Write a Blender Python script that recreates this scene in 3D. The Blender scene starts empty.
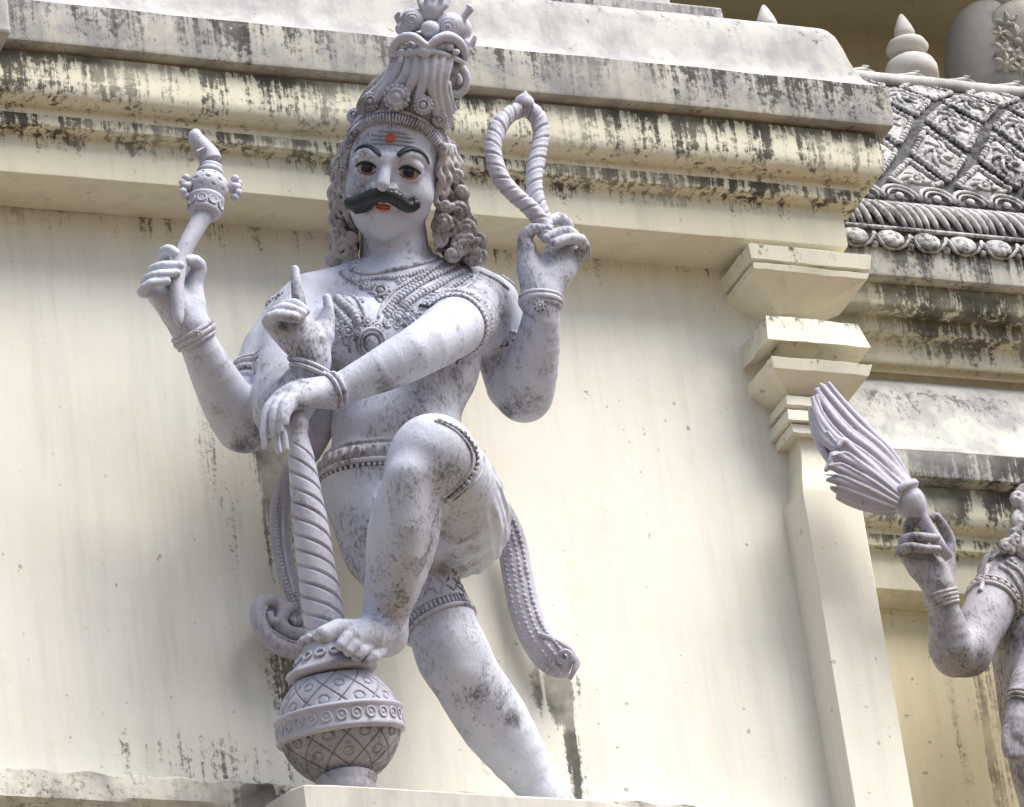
import bpy, math, random, time
import numpy as np
T0 = time.time()
RES = 0.0026          # voxel size of the carved figures, metres
rng = random.Random(7)
V = lambda *a: np.array(a, float)
S = 461.0             # pixels per metre around the figure
C = bpy.context.scene.collection

# ------------------------------------------------------------------ camera
PIT, YAW, ROL = [math.radians(a) for a in (29.0, 25.0, 8.2)]
FPX, DIST = 6600.0, 14.3
Fw = V(math.sin(YAW)*math.cos(PIT), math.cos(YAW)*math.cos(PIT), math.sin(PIT))
R0 = V(math.cos(YAW), -math.sin(YAW), 0); U0 = np.cross(R0, Fw)
Rv = math.cos(ROL)*R0 - math.sin(ROL)*U0
Uv = math.sin(ROL)*R0 + math.cos(ROL)*U0
Bv = -Fw
CAM = V(0, -.2, 8.6) - DIST*Fw

def at(u, v, d):
    """point on the plane d metres in front of the main wall (y = -d)"""
    w = Fw*FPX + (u-512)*Rv - (v-403.5)*Uv
    return CAM + (-d-CAM[1])/w[1]*w

def ray(u, v):
    w = Fw*FPX + (u-512)*Rv - (v-403.5)*Uv
    return w/np.linalg.norm(w)

def norm(a):
    return a/max(1e-9, np.linalg.norm(a))

# ------------------------------------------------------------------ objects
def tag(o, label=None, cat=None, group=None, kind=None):
    if label: o['label'] = label
    if cat: o['category'] = cat
    if group: o['group'] = group
    if kind: o['kind'] = kind
    return o

def thing(name, loc, label, cat, group=None):
    o = bpy.data.objects.new(name, None); C.objects.link(o)
    o.location = [float(x) for x in loc]; o.empty_display_size = .1
    return tag(o, label, cat, group)

def link(name, me, mat, parent=None):
    o = bpy.data.objects.new(name, me); C.objects.link(o)
    if mat: me.materials.append(mat)
    if parent:
        # geometry is written in world coordinates: cancel the parent's place
        off = V(0, 0, 0); p = parent
        while p is not None:
            off += V(*p.location); p = p.parent
        o.parent = parent; o.location = [float(-x) for x in off]
    return o

def origin_to(o, p):
    """move the object's origin to p (world) without moving its geometry"""
    me = o.data; off = V(0, 0, 0); q = o
    while q is not None:
        off += V(*q.location); q = q.parent
    d = V(*p) - off
    n = len(me.vertices); co = np.empty(n*3); me.vertices.foreach_get('co', co)
    co = co.reshape(-1, 3) - d; me.vertices.foreach_set('co', co.ravel())
    o.location = [float(a+b) for a, b in zip(o.location, d)]
    return o

class MB:
    """collects vertices and faces; build() links them as ONE mesh object"""
    def __init__(self): self.v = []; self.f = []; self.n = 0
    def add(self, verts, faces):
        verts = np.asarray(verts, float).reshape(-1, 3)
        self.v.append(verts); o = self.n
        self.f += [tuple(i+o for i in f) for f in faces]; self.n += len(verts)
    def grid(self, P, cu=False, cv=False):
        """P: array [n, m, 3]"""
        n, m = P.shape[:2]; fs = []
        for i in range(n if cu else n-1):
            for j in range(m if cv else m-1):
                a, b = i, (i+1) % n; c, d = j, (j+1) % m
                fs.append((a*m+c, b*m+c, b*m+d, a*m+d))
        self.add(P.reshape(-1, 3), fs)
    def tube(self, path, r, sides=8, closed=False, cap=True, flat=None, nrm=None):
        path = np.asarray(path, float); n = len(path)
        r = np.full(n, r, float) if np.isscalar(r) else np.asarray(r, float)
        T = np.zeros_like(path)
        if closed: T = np.roll(path, -1, 0)-np.roll(path, 1, 0)
        else: T[1:-1] = path[2:]-path[:-2]; T[0] = path[1]-path[0]; T[-1] = path[-1]-path[-2]
        T /= np.maximum(1e-9, np.linalg.norm(T, axis=1))[:, None]
        if nrm is None:
            ref = V(.13, -.9, .3); N = np.zeros_like(path); prev = norm(ref - T[0]*(ref@T[0]))
            for i in range(n):
                prev = norm(prev - T[i]*(prev@T[i])); N[i] = prev
        else:
            N = np.asarray(nrm, float); N = N - T*np.sum(N*T, 1)[:, None]
            N /= np.maximum(1e-9, np.linalg.norm(N, axis=1))[:, None]
        Bn = np.cross(T, N); a = np.arange(sides)*2*math.pi/sides
        fl = 1.0 if flat is None else flat
        P = path[:, None]+r[:, None, None]*(np.cos(a)[None, :, None]*N[:, None]*fl+np.sin(a)[None, :, None]*Bn[:, None])
        self.grid(P, closed, True)
        if cap and not closed:
            o = self.n-n*sides
            self.f.append(tuple(o+i for i in range(sides)))
            self.f.append(tuple(o+(n-1)*sides+i for i in reversed(range(sides))))
    def blob(self, c, r, nrm=None, squash=1.0, seg=10, ring=6, tan=None, stretch=1.0):
        z = norm(V(0, -1, 0) if nrm is None else np.asarray(nrm, float))
        t = V(1, 0, 0) if tan is None else np.asarray(tan, float)
        if abs(norm(t)@z) > .95: t = V(0, 0, 1)
        x = norm(t - z*(t@z)); y = np.cross(z, x)
        vs = [c + z*r*squash]
        for i in range(1, ring):
            th = math.pi*i/ring
            for j in range(seg):
                p = 2*math.pi*j/seg
                vs.append(c+r*(math.sin(th)*(math.cos(p)*x*stretch+math.sin(p)*y)+math.cos(th)*z*squash))
        vs.append(c - z*r*squash); fs = []
        for j in range(seg):
            k = (j+1) % seg
            fs.append((0, 1+j, 1+k))
            for i in range(ring-2): fs.append((1+i*seg+j, 1+(i+1)*seg+j, 1+(i+1)*seg+k, 1+i*seg+k))
            fs.append((len(vs)-1, 1+(ring-2)*seg+k, 1+(ring-2)*seg+j))
        self.add(vs, fs)
    def torus(self, c, r, t, nrm, seg=20, sides=7, tan=None, stretch=1.0):
        z = norm(np.asarray(nrm, float)); u = V(1, 0, 0) if tan is None else np.asarray(tan, float)
        x = norm(u - z*(u@z)); y = np.cross(z, x); a = np.arange(seg)*2*math.pi/seg
        self.tube(c + r*(np.cos(a)[:, None]*x*stretch+np.sin(a)[:, None]*y), t, sides, True)
    def lathe(self, c, prof, axis=(0, 0, 1), seg=32, mod=None):
        """prof: [(radius, height)...] upward from c"""
        z = norm(V(*axis)); x = norm(np.cross(V(0, 1, 0.01), z)); y = np.cross(z, x)
        a = np.arange(seg)*2*math.pi/seg; P = np.zeros((len(prof), seg, 3))
        for i, (r, h) in enumerate(prof):
            rr = np.full(seg, r) if mod is None else r*mod(a, h)
            P[i] = c + h*z + rr[:, None]*(np.cos(a)[:, None]*x+np.sin(a)[:, None]*y)
        self.grid(P, False, True)
        o = self.n-len(prof)*seg
        self.f.append(tuple(o+i for i in reversed(range(seg))))
        self.f.append(tuple(o+(len(prof)-1)*seg+i for i in range(seg)))
    def box(self, lo, hi):
        (a, b, c), (d, e, f) = lo, hi
        self.add([(a,b,c),(d,b,c),(d,e,c),(a,e,c),(a,b,f),(d,b,f),(d,e,f),(a,e,f)],
                 [(0,3,2,1),(4,5,6,7),(0,1,5,4),(1,2,6,5),(2,3,7,6),(3,0,4,7)])
    def build(self, name, mat, parent=None, smooth=True, bevel=0, fix=True):
        me = bpy.data.meshes.new(name)
        me.from_pydata(np.concatenate(self.v).tolist(), [], self.f)
        if fix:
            import bmesh
            b = bmesh.new(); b.from_mesh(me); bmesh.ops.recalc_face_normals(b, faces=b.faces); b.to_mesh(me); b.free()
        me.polygons.foreach_set('use_smooth', [smooth]*len(me.polygons))
        o = link(name, me, mat, parent)
        if smooth == 'auto' or bevel:
            pass
        if bevel:
            m = o.modifiers.new('edge', 'BEVEL'); m.width = bevel; m.segments = 2; m.limit_method = 'ANGLE'; m.angle_limit = math.radians(35)
        return o

def sharp(o, deg=35):
    """smooth shading with hard edges kept"""
    me = o.data; me.polygons.foreach_set('use_smooth', [True]*len(me.polygons))
    try: me.set_sharp_from_angle(angle=math.radians(deg))
    except Exception: pass
    return o

def crom(pts, n):
    """Catmull-Rom through pts (any dimension), n samples"""
    p = np.asarray(pts, float)
    if len(p) == 2: return p[0]+(p[1]-p[0])*np.linspace(0, 1, n)[:, None]
    q = np.vstack([2*p[0]-p[1], p, 2*p[-1]-p[-2]])
    L = np.concatenate([[0], np.cumsum(np.linalg.norm(np.diff(p, axis=0), axis=1))]); L /= L[-1]
    t = np.linspace(0, 1, n); out = []
    for s in t:
        i = min(len(p)-2, max(0, int(np.searchsorted(L, s, 'right')-1)))
        f = (s-L[i])/max(1e-9, L[i+1]-L[i]); a, b, c, d = q[i:i+4]
        out.append(.5*((2*b)+(-a+c)*f+(2*a-5*b+4*c-d)*f*f+(-a+3*b-3*c+d)*f**3))
    return np.array(out)

# ------------------------------------------------------------------ implicit carving
class Field:
    def __init__(self): self.ops = []
    def op(self, fn, lo, hi, k=0., mode='u'): self.ops.append((fn, np.asarray(lo, float), np.asarray(hi, float), k, mode))
    def chain(self, pts, rad, k=0.02, mode='u'):
        pts = np.asarray(pts, float); rad = np.asarray(rad, float)
        if rad.ndim == 0: rad = np.full(len(pts), float(rad))
        def fn(P):
            d = None
            for i in range(len(pts)-1):
                a = pts[i]; ab = pts[i+1]-a; q = P-a
                t = np.clip((q@ab)/max(1e-12, ab@ab), 0, 1)
                e = q-t[:, None]*ab
                v = np.sqrt(np.einsum('ij,ij->i', e, e))-(rad[i]+(rad[i+1]-rad[i])*t)
                d = v if d is None else np.minimum(d, v)
            return d
        m = rad.max(); self.op(fn, pts.min(0)-m, pts.max(0)+m, k, mode)
    def ell(self, c, r, axes=None, k=0.02, mode='u'):
        c = np.asarray(c, float); r = np.asarray(r, float)
        A = np.eye(3) if axes is None else np.asarray(axes, float)   # rows = axes
        def fn(P):
            q = (P-c)@A.T
            k0 = np.linalg.norm(q/r, axis=1); k1 = np.linalg.norm(q/(r*r), axis=1)
            return np.where(k1 < 1e-9, -r.min(), k0*(k0-1)/np.maximum(k1, 1e-9))
        ext = np.abs(A.T)@r
        self.op(fn, c-ext, c+ext, k, mode)
    def disp(self, fn, lo, hi): self.op(fn, lo, hi, 0, 'd')
    def ev(self, P, ops=None):
        d = np.full(len(P), 1.0)
        if ops is None:
            if getattr(self, '_n', -1) != len(self.ops):
                self._n = len(self.ops); self._lo = np.array([o[1]-o[3] for o in self.ops])-.1; self._hi = np.array([o[2]+o[3] for o in self.ops])+.1
            if len(P) > 8:
                # only the pieces near any of the points
                c = P[:, None] if False else None
                hit = np.zeros(len(self.ops), bool)
                for i in range(0, len(P), 8):
                    q = P[i:i+8]; hit |= np.all((self._lo < q.max(0)) & (self._hi > q.min(0)), axis=1)
            else: hit = np.all((self._lo < P.max(0)) & (self._hi > P.min(0)), axis=1)
            ops = [self.ops[i] for i in np.nonzero(hit)[0]]
            if all(o[4] != 'u' for o in ops): return d
        for fn, lo, hi, k, mode in ops:
            v = fn(P)
            if mode == 'd': d = d - v
            elif mode == 's':
                if k > 0:
                    h = np.clip(.5-.5*(d+v)/k, 0, 1); d = d+(-v-d)*h+k*h*(1-h)
                else: d = np.maximum(d, -v)
            else:
                if k > 0:
                    h = np.clip(.5+.5*(d-v)/k, 0, 1); d = d+(v-d)*h-k*h*(1-h)
                else: d = np.minimum(d, v)
        return d
    def mesh(self, res, B=16):
        lo = np.min([o[1] for o in self.ops if o[4] == 'u'], 0)-3*res
        hi = np.max([o[2] for o in self.ops if o[4] == 'u'], 0)+3*res
        nb = np.ceil((hi-lo)/(res*B)).astype(int)
        hd = .5*res*(B+2)*1.7321
        vk, vp, qk = [], [], []
        dims = (nb*B+4).astype(np.int64)
        idx = np.arange(B+2)
        L = np.stack(np.meshgrid(idx, idx, idx, indexing='ij'), -1).reshape(-1, 3)
        LF = L*res
        OLO = np.array([o[1]-max(o[3], .0)-.004 for o in self.ops]); OHI = np.array([o[2]+max(o[3], .0)+.004 for o in self.ops])
        isd = np.array([o[4] == 'd' for o in self.ops])
        cor = np.array([[i, j, k] for i in (0, 1) for j in (0, 1) for k in (0, 1)])
        edges = [(a, b) for a in range(8) for b in range(a+1, 8) if np.abs(cor[a]-cor[b]).sum() == 1]
        for bx in range(nb[0]):
            for by in range(nb[1]):
                for bz in range(nb[2]):
                    g0 = np.array([bx, by, bz])*B
                    b0 = lo+g0*res; b1 = b0+res*(B+1)
                    hit = np.all((OLO < b1) & (OHI > b0), axis=1)
                    if not hit.any(): continue
                    ops = [self.ops[i] for i in np.nonzero(hit)[0]]
                    if all(o[4] != 'u' for o in ops): continue
                    dc = self.ev(((b0+b1)*.5)[None], ops)[0]
                    if abs(dc) > hd*1.15+.006: continue
                    G = self.ev(LF+b0, ops).reshape(B+2, B+2, B+2)
                    s = G < 0
                    if s.all() or not s.any(): continue
                    n = B+1
                    cs = np.zeros((n, n, n), int)
                    for c in cor: cs += s[c[0]:c[0]+n, c[1]:c[1]+n, c[2]:c[2]+n]
                    mx = np.argwhere((cs > 0) & (cs < 8))
                    if not len(mx): continue
                    vals = np.stack([G[mx[:, 0]+c[0], mx[:, 1]+c[1], mx[:, 2]+c[2]] for c in cor], 1)
                    acc = np.zeros((len(mx), 3)); cnt = np.zeros(len(mx))
                    for a, b in edges:
                        va, vb = vals[:, a], vals[:, b]; m = (va < 0) != (vb < 0)
                        t = np.where(m, va/np.where(m, va-vb, 1), 0)
                        acc += m[:, None]*(cor[a]+t[:, None]*(cor[b]-cor[a])); cnt += m
                    pos = lo+(mx+g0+acc/cnt[:, None])*res
                    gk = mx+g0; key = (gk[:, 0]*dims[1]+gk[:, 1])*dims[2]+gk[:, 2]
                    vk.append(key); vp.append(pos)
                    for ax in range(3):
                        o1, o2 = (ax+1) % 3, (ax+2) % 3
                        sl = [slice(1, B+1)]*3; sh = [slice(1, B+1)]*3; sh[ax] = slice(2, B+2)
                        A_, B_ = s[tuple(sl)], s[tuple(sh)]
                        e = np.argwhere(A_ != B_)
                        if not len(e): continue
                        inside = A_[e[:, 0], e[:, 1], e[:, 2]]
                        e = e+1; q = []
                        for da, db in ((-1, -1), (0, -1), (0, 0), (-1, 0)):
                            c = e.copy(); c[:, o1] += da; c[:, o2] += db; c = c+g0
                            q.append((c[:, 0]*dims[1]+c[:, 1])*dims[2]+c[:, 2])
                        q = np.stack(q, 1)
                        q[~inside] = q[~inside][:, ::-1]
                        qk.append(q)
        vk = np.concatenate(vk); vp = np.concatenate(vp); qk = np.concatenate(qk)
        uk, ui = np.unique(vk, return_index=True)
        vp = vp[ui]; fi = np.searchsorted(uk, qk)
        fi = np.clip(fi, 0, len(uk)-1); ok = (uk[fi] == qk).all(1)
        return vp, fi[ok]
    def build(self, name, mat, parent=None, res=None, attr=None):
        vp, fi = self.mesh(res or RES)
        me = bpy.data.meshes.new(name)
        me.vertices.add(len(vp)); me.vertices.foreach_set('co', vp.ravel())
        me.loops.add(len(fi)*4); me.loops.foreach_set('vertex_index', fi.ravel().astype(np.int32))
        me.polygons.add(len(fi)); me.polygons.foreach_set('loop_start', np.arange(len(fi), dtype=np.int32)*4)
        me.update(calc_edges=True); me.validate()
        me.polygons.foreach_set('use_smooth', [True]*len(me.polygons))
        if attr is not None:
            a = me.attributes.new('stain_shade', 'FLOAT', 'POINT'); a.data.foreach_set('value', attr(vp).astype(np.float32))
        print(name, len(vp), round(time.time()-T0, 1))
        return link(name, me, mat, parent)
    def trace(self, O, D, tmax=6., t0=0.):
        O = np.asarray(O, float); D = np.asarray(D, float)
        t = np.full(len(O), float(t0)); done = np.zeros(len(O), bool)
        for _ in range(90):
            idx = np.nonzero(~done)[0]
            d = self.ev(O[idx]+t[idx][:, None]*D[idx])
            t[idx] = t[idx]+np.clip(d*.8, -.02, .08); done[idx] = (np.abs(d) < .0006) | (t[idx] > 2.2)
            if done.all(): break
        P = O+t[:, None]*D
        return P, self.nrm(P)
    def nrm(self, P, h=.004):
        g = np.stack([self.ev(P+h*e)-self.ev(P-h*e) for e in np.eye(3)], 1)
        return g/np.maximum(1e-9, np.linalg.norm(g, axis=1))[:, None]
    def surf(self, px, n, start=1.0):
        """path on the carved surface along a line seen at pixels px"""
        q = crom(px, n)
        O = np.array([at(u, v, start) for u, v in q]); D = np.array([ray(u, v) for u, v in q])
        P, Nn = self.trace(O, D); ok = np.abs(self.ev(P)) < .006
        # keep the longest run that really lies on the carving, without jumps in depth
        best, cur = (0, 0), 0
        for i in range(1, n+1):
            if i == n or not ok[i] or not ok[i-1] or np.linalg.norm(P[i]-P[i-1]) > .045:
                if ok[cur] and i-cur > best[1]-best[0]: best = (cur, i)
                cur = i
        if best[1]-best[0] >= 2: return P[best[0]:best[1]], Nn[best[0]:best[1]]
        return P, Nn
    def around(self, c, axis, r, n):
        """loop on the surface round an axis at c"""
        z = norm(np.asarray(axis, float)); x = norm(np.cross(z, V(.2, 1, .1))); y = np.cross(z, x)
        a = np.arange(n)*2*math.pi/n
        Dn = np.cos(a)[:, None]*x+np.sin(a)[:, None]*y
        # march outward from inside the limb
        t = np.full(n, .002)
        for _ in range(60):
            d = self.ev(c+Dn*t[:, None]); t = t+np.clip(-d*.8, -.01, .02); t = np.clip(t, .001, r)
        P = c+Dn*t[:, None]
        return P, Dn

# ------------------------------------------------------------------ materials
def nodes(name):
    m = bpy.data.materials.new(name); m.use_nodes = True; nt = m.node_tree
    b = nt.nodes['Principled BSDF']
    return m, nt, b
def N(nt, t, **kw):
    n = nt.nodes.new(t)
    for k, v in kw.items():
        if k.startswith('i_'):
            key = k[2:]; n.inputs[int(key) if key.isdigit() else key].default_value = v
        else: setattr(n, k, v)
    return n
def noise(nt, vec, scale, detail=4, rough=.6, dist=0.):
    n = N(nt, 'ShaderNodeTexNoise'); n.inputs['Scale'].default_value = scale; n.inputs['Detail'].default_value = detail
    n.inputs['Roughness'].default_value = rough; n.inputs['Distortion'].default_value = dist
    nt.links.new(vec, n.inputs['Vector']); return n.outputs['Fac']
def ramp(nt, fac, lo, hi, a=0., b=1.):
    n = N(nt, 'ShaderNodeMapRange'); n.clamp = True
    n.interpolation_type = 'SMOOTHSTEP'
    for i, v in ((1, lo), (2, hi), (3, a), (4, b)): n.inputs[i].default_value = v
    nt.links.new(fac, n.inputs[0]); return n.outputs[0]
def math_(nt, op, a, b=None):
    n = N(nt, 'ShaderNodeMath', operation=op)
    for i, x in enumerate((a, b)):
        if x is None: continue
        if isinstance(x, (int, float)): n.inputs[i].default_value = x
        else: nt.links.new(x, n.inputs[i])
    return n.outputs[0]
def mix(nt, fac, a, b):
    n = N(nt, 'ShaderNodeMix', data_type='RGBA')
    for i, x in ((0, fac), (6, a), (7, b)):
        if isinstance(x, (int, float)): n.inputs[i].default_value = x
        elif isinstance(x, tuple): n.inputs[i].default_value = (*x, 1)
        else: nt.links.new(x, n.inputs[i])
    return n.outputs[2]
def mapped(nt, src, scale):
    n = N(nt, 'ShaderNodeMapping'); n.inputs['Scale'].default_value = scale
    nt.links.new(src, n.inputs['Vector']); return n.outputs[0]
def worldpos(nt):
    return N(nt, 'ShaderNodeNewGeometry').outputs['Position']

def plaster(name, base, bands=(), speck=.45, general=0.0, mould=(.026, .024, .021), warm=(.62, .52, .34), grey=0., streak=1., blobs=()):
    """limewashed plaster: mould stains hang below the drip edges listed in bands (z top, z bottom, strength)"""
    m, nt, b = nodes(name); P = worldpos(nt)
    sep = N(nt, 'ShaderNodeSeparateXYZ'); nt.links.new(P, sep.inputs[0])
    big = noise(nt, P, 1.7, 5, .6); med = noise(nt, P, 9, 6, .65); fine = noise(nt, P, 70, 5, .7)
    st = noise(nt, mapped(nt, P, (9, 9, .7)), 1.6, 7, .68, .3)
    st2 = noise(nt, mapped(nt, P, (26, 26, 1.6)), 1.4, 6, .7, .2)
    streaks = math_(nt, 'ADD', math_(nt, 'MULTIPLY', st, .62), math_(nt, 'MULTIPLY', st2, .38))
    col = mix(nt, ramp(nt, big, .35, .7), base, tuple(x*y for x, y in zip(base, (.93, .93, .90))))
    col = mix(nt, math_(nt, 'MULTIPLY', ramp(nt, streaks, .44, .68), .38*streak), col, (base[0]*.66, base[1]*.675, base[2]*.70))
    col = mix(nt, math_(nt, 'MULTIPLY', ramp(nt, med, .56, .75), .22), col, warm)
    if grey:
        gm = ramp(nt, math_(nt, 'ADD', math_(nt, 'MULTIPLY', med, .6), math_(nt, 'MULTIPLY', streaks, .4)), .40, .62)
        col = mix(nt, math_(nt, 'MULTIPLY', gm, grey), col, (.25, .25, .27))
    # mould: streak noise + a bias that is strongest just below each drip edge
    bias = None
    for z0, z1, s in bands:
        r = N(nt, 'ShaderNodeMapRange'); r.clamp = True
        for i, v in ((1, z1), (2, z0), (3, 0.), (4, s)): r.inputs[i].default_value = v
        nt.links.new(sep.outputs[2], r.inputs[0])
        g = math_(nt, 'MULTIPLY', r.outputs[0], math_(nt, 'LESS_THAN', sep.outputs[2], z0+.012))
        bias = g if bias is None else math_(nt, 'MAXIMUM', bias, g)
    for (cx, cy, cz, rx, rz, s) in blobs:
        v = N(nt, 'ShaderNodeVectorMath', operation='SUBTRACT'); nt.links.new(P, v.inputs[0]); v.inputs[1].default_value = (cx, cy, cz)
        v2 = N(nt, 'ShaderNodeVectorMath', operation='MULTIPLY'); nt.links.new(v.outputs[0], v2.inputs[0]); v2.inputs[1].default_value = (1/rx, 0, 1/rz)
        ln = N(nt, 'ShaderNodeVectorMath', operation='LENGTH'); nt.links.new(v2.outputs[0], ln.inputs[0])
        g = ramp(nt, ln.outputs['Value'], 1., .1, 0., s)
        bias = g if bias is None else math_(nt, 'MAXIMUM', bias, g)
    ms = math_(nt, 'ADD', math_(nt, 'MULTIPLY', noise(nt, mapped(nt, P, (15, 15, .75)), 1.5, 6, .68, .25), .55), math_(nt, 'MULTIPLY', noise(nt, mapped(nt, P, (46, 46, 2.0)), 1.4, 5, .7, .2), .45))
    f = math_(nt, 'ADD', math_(nt, 'MULTIPLY', ms, .48), math_(nt, 'MULTIPLY', fine, .52))
    if bias is not None: f = math_(nt, 'ADD', f, math_(nt, 'MULTIPLY', bias, ramp(nt, ms, .36, .62, .35, 1.3)))
    f = math_(nt, 'ADD', f, general)
    mo = ramp(nt, f, .62, .76)
    patch = noise(nt, P, 2.6, 5, .65)
    mo = math_(nt, 'MULTIPLY', mo, ramp(nt, patch, .34, .60, .30, 1.))
    col = mix(nt, math_(nt, 'MULTIPLY', mo, .90), col, mould)
    # small dark pits and flecks
    fl = ramp(nt, noise(nt, P, 38, 2, .5), .70, .76)
    col = mix(nt, math_(nt, 'MULTIPLY', fl, speck), col, (.10, .085, .065))
    nt.links.new(col, b.inputs['Base Color']); b.inputs['Roughness'].default_value = .88
    b.inputs['Specular IOR Level'].default_value = .25
    bp = N(nt, 'ShaderNodeBump'); bp.inputs['Strength'].default_value = .22; bp.inputs['Distance'].default_value = .006
    h = math_(nt, 'ADD', math_(nt, 'MULTIPLY', med, .8), math_(nt, 'MULTIPLY', fine, .28))
    nt.links.new(h, bp.inputs['Height']); nt.links.new(bp.outputs[0], b.inputs['Normal'])
    return m

def stone(name, base, dirt=(.07, .058, .05), amount=.5, attr=False, rough=.62, lo=.50, hi=.70, scale=1., pits=.5):
    """painted cement of the figures with weathering"""
    m, nt, b = nodes(name); P = worldpos(nt)
    big = noise(nt, P, 6*scale, 5, .62); med = noise(nt, mapped(nt, P, (1, 1, .5)), 24*scale, 6, .7, .4); fine = noise(nt, mapped(nt, P, (1, 1, .6)), 135, 4, .75)
    col = mix(nt, ramp(nt, big, .35, .68), base, tuple(x*y for x, y in zip(base, (.86, .83, .84))))
    f = math_(nt, 'ADD', math_(nt, 'MULTIPLY', big, .30), math_(nt, 'ADD', math_(nt, 'MULTIPLY', med, .34), math_(nt, 'MULTIPLY', fine, .36)))
    d = ramp(nt, f, lo, hi)
    dd = math_(nt, 'MULTIPLY', d, amount)
    if attr:
        a = N(nt, 'ShaderNodeAttribute'); a.attribute_name = 'stain_shade'
        g = ramp(nt, math_(nt, 'ADD', f, math_(nt, 'MULTIPLY', a.outputs['Fac'], .30)), .62, .82)
        dd = math_(nt, 'MAXIMUM', dd, math_(nt, 'MULTIPLY', g, .86))
    col = mix(nt, dd, col, dirt)
    pit = ramp(nt, noise(nt, P, 75, 2, .5), .66, .72)
    col = mix(nt, math_(nt, 'MULTIPLY', math_(nt, 'MULTIPLY', pit, pits), ramp(nt, big, .40, .60, .1, 1.)), col, (.06, .05, .05))
    nt.links.new(col, b.inputs['Base Color']); b.inputs['Roughness'].default_value = rough
    b.inputs['Specular IOR Level'].default_value = .35
    bp = N(nt, 'ShaderNodeBump'); bp.inputs['Strength'].default_value = .6; bp.inputs['Distance'].default_value = .0045
    h = math_(nt, 'ADD', math_(nt, 'MULTIPLY', med, .8), math_(nt, 'MULTIPLY', fine, .45))
    nt.links.new(h, bp.inputs['Height']); nt.links.new(bp.outputs[0], b.inputs['Normal'])
    return m

def paint(name, col, rough=.5, var=.25):
    m, nt, b = nodes(name); P = worldpos(nt)
    n = noise(nt, P, 60, 5, .7)
    c = mix(nt, math_(nt, 'MULTIPLY', ramp(nt, n, .45, .75), var), col, (.25, .24, .25))
    nt.links.new(c, b.inputs['Base Color']); b.inputs['Roughness'].default_value = rough
    return m

# ------------------------------------------------------------------ setting and temple
XC = at(848, 248, .15)[0]-.15          # right-hand corner of the main block
XL = -4.0
def prof(u, rows): return [(d, at(u, v, d)[2]) for v, d in rows]
def rounded(pts, r=.006):
    out = [pts[0]]
    for i in range(1, len(pts)-1):
        a, b, c = V(*pts[i-1]), V(*pts[i]), V(*pts[i+1])
        la, lc = np.linalg.norm(a-b), np.linalg.norm(c-b)
        k = norm(a-b)@norm(c-b)
        if k < -.96: out.append(pts[i]); continue
        q = min(r, la*.4, lc*.4)
        p0, p1 = b+norm(a-b)*q, b+norm(c-b)*q
        out += [tuple(p0), tuple(.25*p0+.5*b+.25*p1), tuple(p1)]
    out.append(pts[-1]); return out
def wob(x, k): return .0022*math.sin(x*3.1+k)+.0014*math.sin(x*8.7+k*2.3)+.0008*math.sin(x*23+k*5)
def sweep(pts, xl, xr, yoff=0., back=1.5, step=.04, mitre=True, r=.006):
    pts = rounded(pts, r); mb = MB(); n = int((xr-xl)/step)
    P = []
    for i, (d, z) in enumerate(pts):
        xe = xr+(d if mitre else 0); row = []
        for x in np.linspace(xl, xe, n):
            w = wob(x, z*6)*.7
            row.append((x, yoff-d-w, z+wob(x, 3+d*4)*.6))
        row.append((xe+.0005, yoff+back, z))
        P.append(row)
    mb.grid(np.array(P)); return mb

temple = thing('temple_building', (0, 0, 0), 'cream limewashed temple wall with stepped cornices, pilaster and carved roof', 'temple')

rows_c = [(262,.0),(229,.15),(192,.15),(181.5,.186),(165,.186),(163,.192),(158,.213),(152,.226),(144,.233),(132,.235),(112,.232)]
pc = prof(640, rows_c); ps0 = prof(640, [(112,.232),(101.5,.262),(62,.262)])
zsl = ps0[1][1]
ps = [(.20, zsl), ps0[1], ps0[2]]
zr = ps0[2][1]
pr = [(.2575, zr), (.254, zr+.004), (.237, zr+.020), (.224, zr+.040), (.214, zr+.066), (.206, zr+.100), (.199, zr+.140), (.190, zr+.176), (.177, zr+.203), (.158, zr+.218), (.11, zr+.226), (-.6, zr+.24)]
z_soff = pc[0][1]; z_fasc = pc[2][1]; z_fil = pc[4][1]; z_sl0 = zsl; z_sl1 = ps0[2][1]

CREAM = (.82, .80, .715); CREAM2 = (.79, .755, .615)
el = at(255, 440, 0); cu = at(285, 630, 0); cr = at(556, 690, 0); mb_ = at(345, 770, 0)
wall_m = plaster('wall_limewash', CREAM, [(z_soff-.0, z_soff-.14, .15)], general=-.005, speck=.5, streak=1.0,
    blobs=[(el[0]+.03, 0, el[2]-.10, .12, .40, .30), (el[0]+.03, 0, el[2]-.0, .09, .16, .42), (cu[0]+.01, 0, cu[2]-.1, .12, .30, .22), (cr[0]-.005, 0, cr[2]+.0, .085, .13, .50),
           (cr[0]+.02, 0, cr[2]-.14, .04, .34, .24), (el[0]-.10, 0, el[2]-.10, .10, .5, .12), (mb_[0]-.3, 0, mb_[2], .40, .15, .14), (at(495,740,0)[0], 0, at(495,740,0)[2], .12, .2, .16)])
corn_m = plaster('cornice_limewash', CREAM2, [(z_fasc+.02, z_fasc-.055, .22), (z_fil+.03, z_fil-.05, .16), (z_sl0+.01, z_sl0-.05, .50), (z_sl0+.0, z_sl0-.14, .26)], general=.025, speck=.4, streak=1.2)
slab_m = plaster('eave_weathered', (.58, .56, .50), [(z_sl1, z_sl0-.02, .14)], general=.075, grey=.8, speck=.5, streak=1.3, mould=(.03, .028, .028))
roof_m = plaster('roof_limewash', (.50, .49, .47), [(z_sl1+.30, z_sl1+.10, .14)], general=.045, grey=.75, speck=.5, streak=1.1, mould=(.03, .028, .028))
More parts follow.
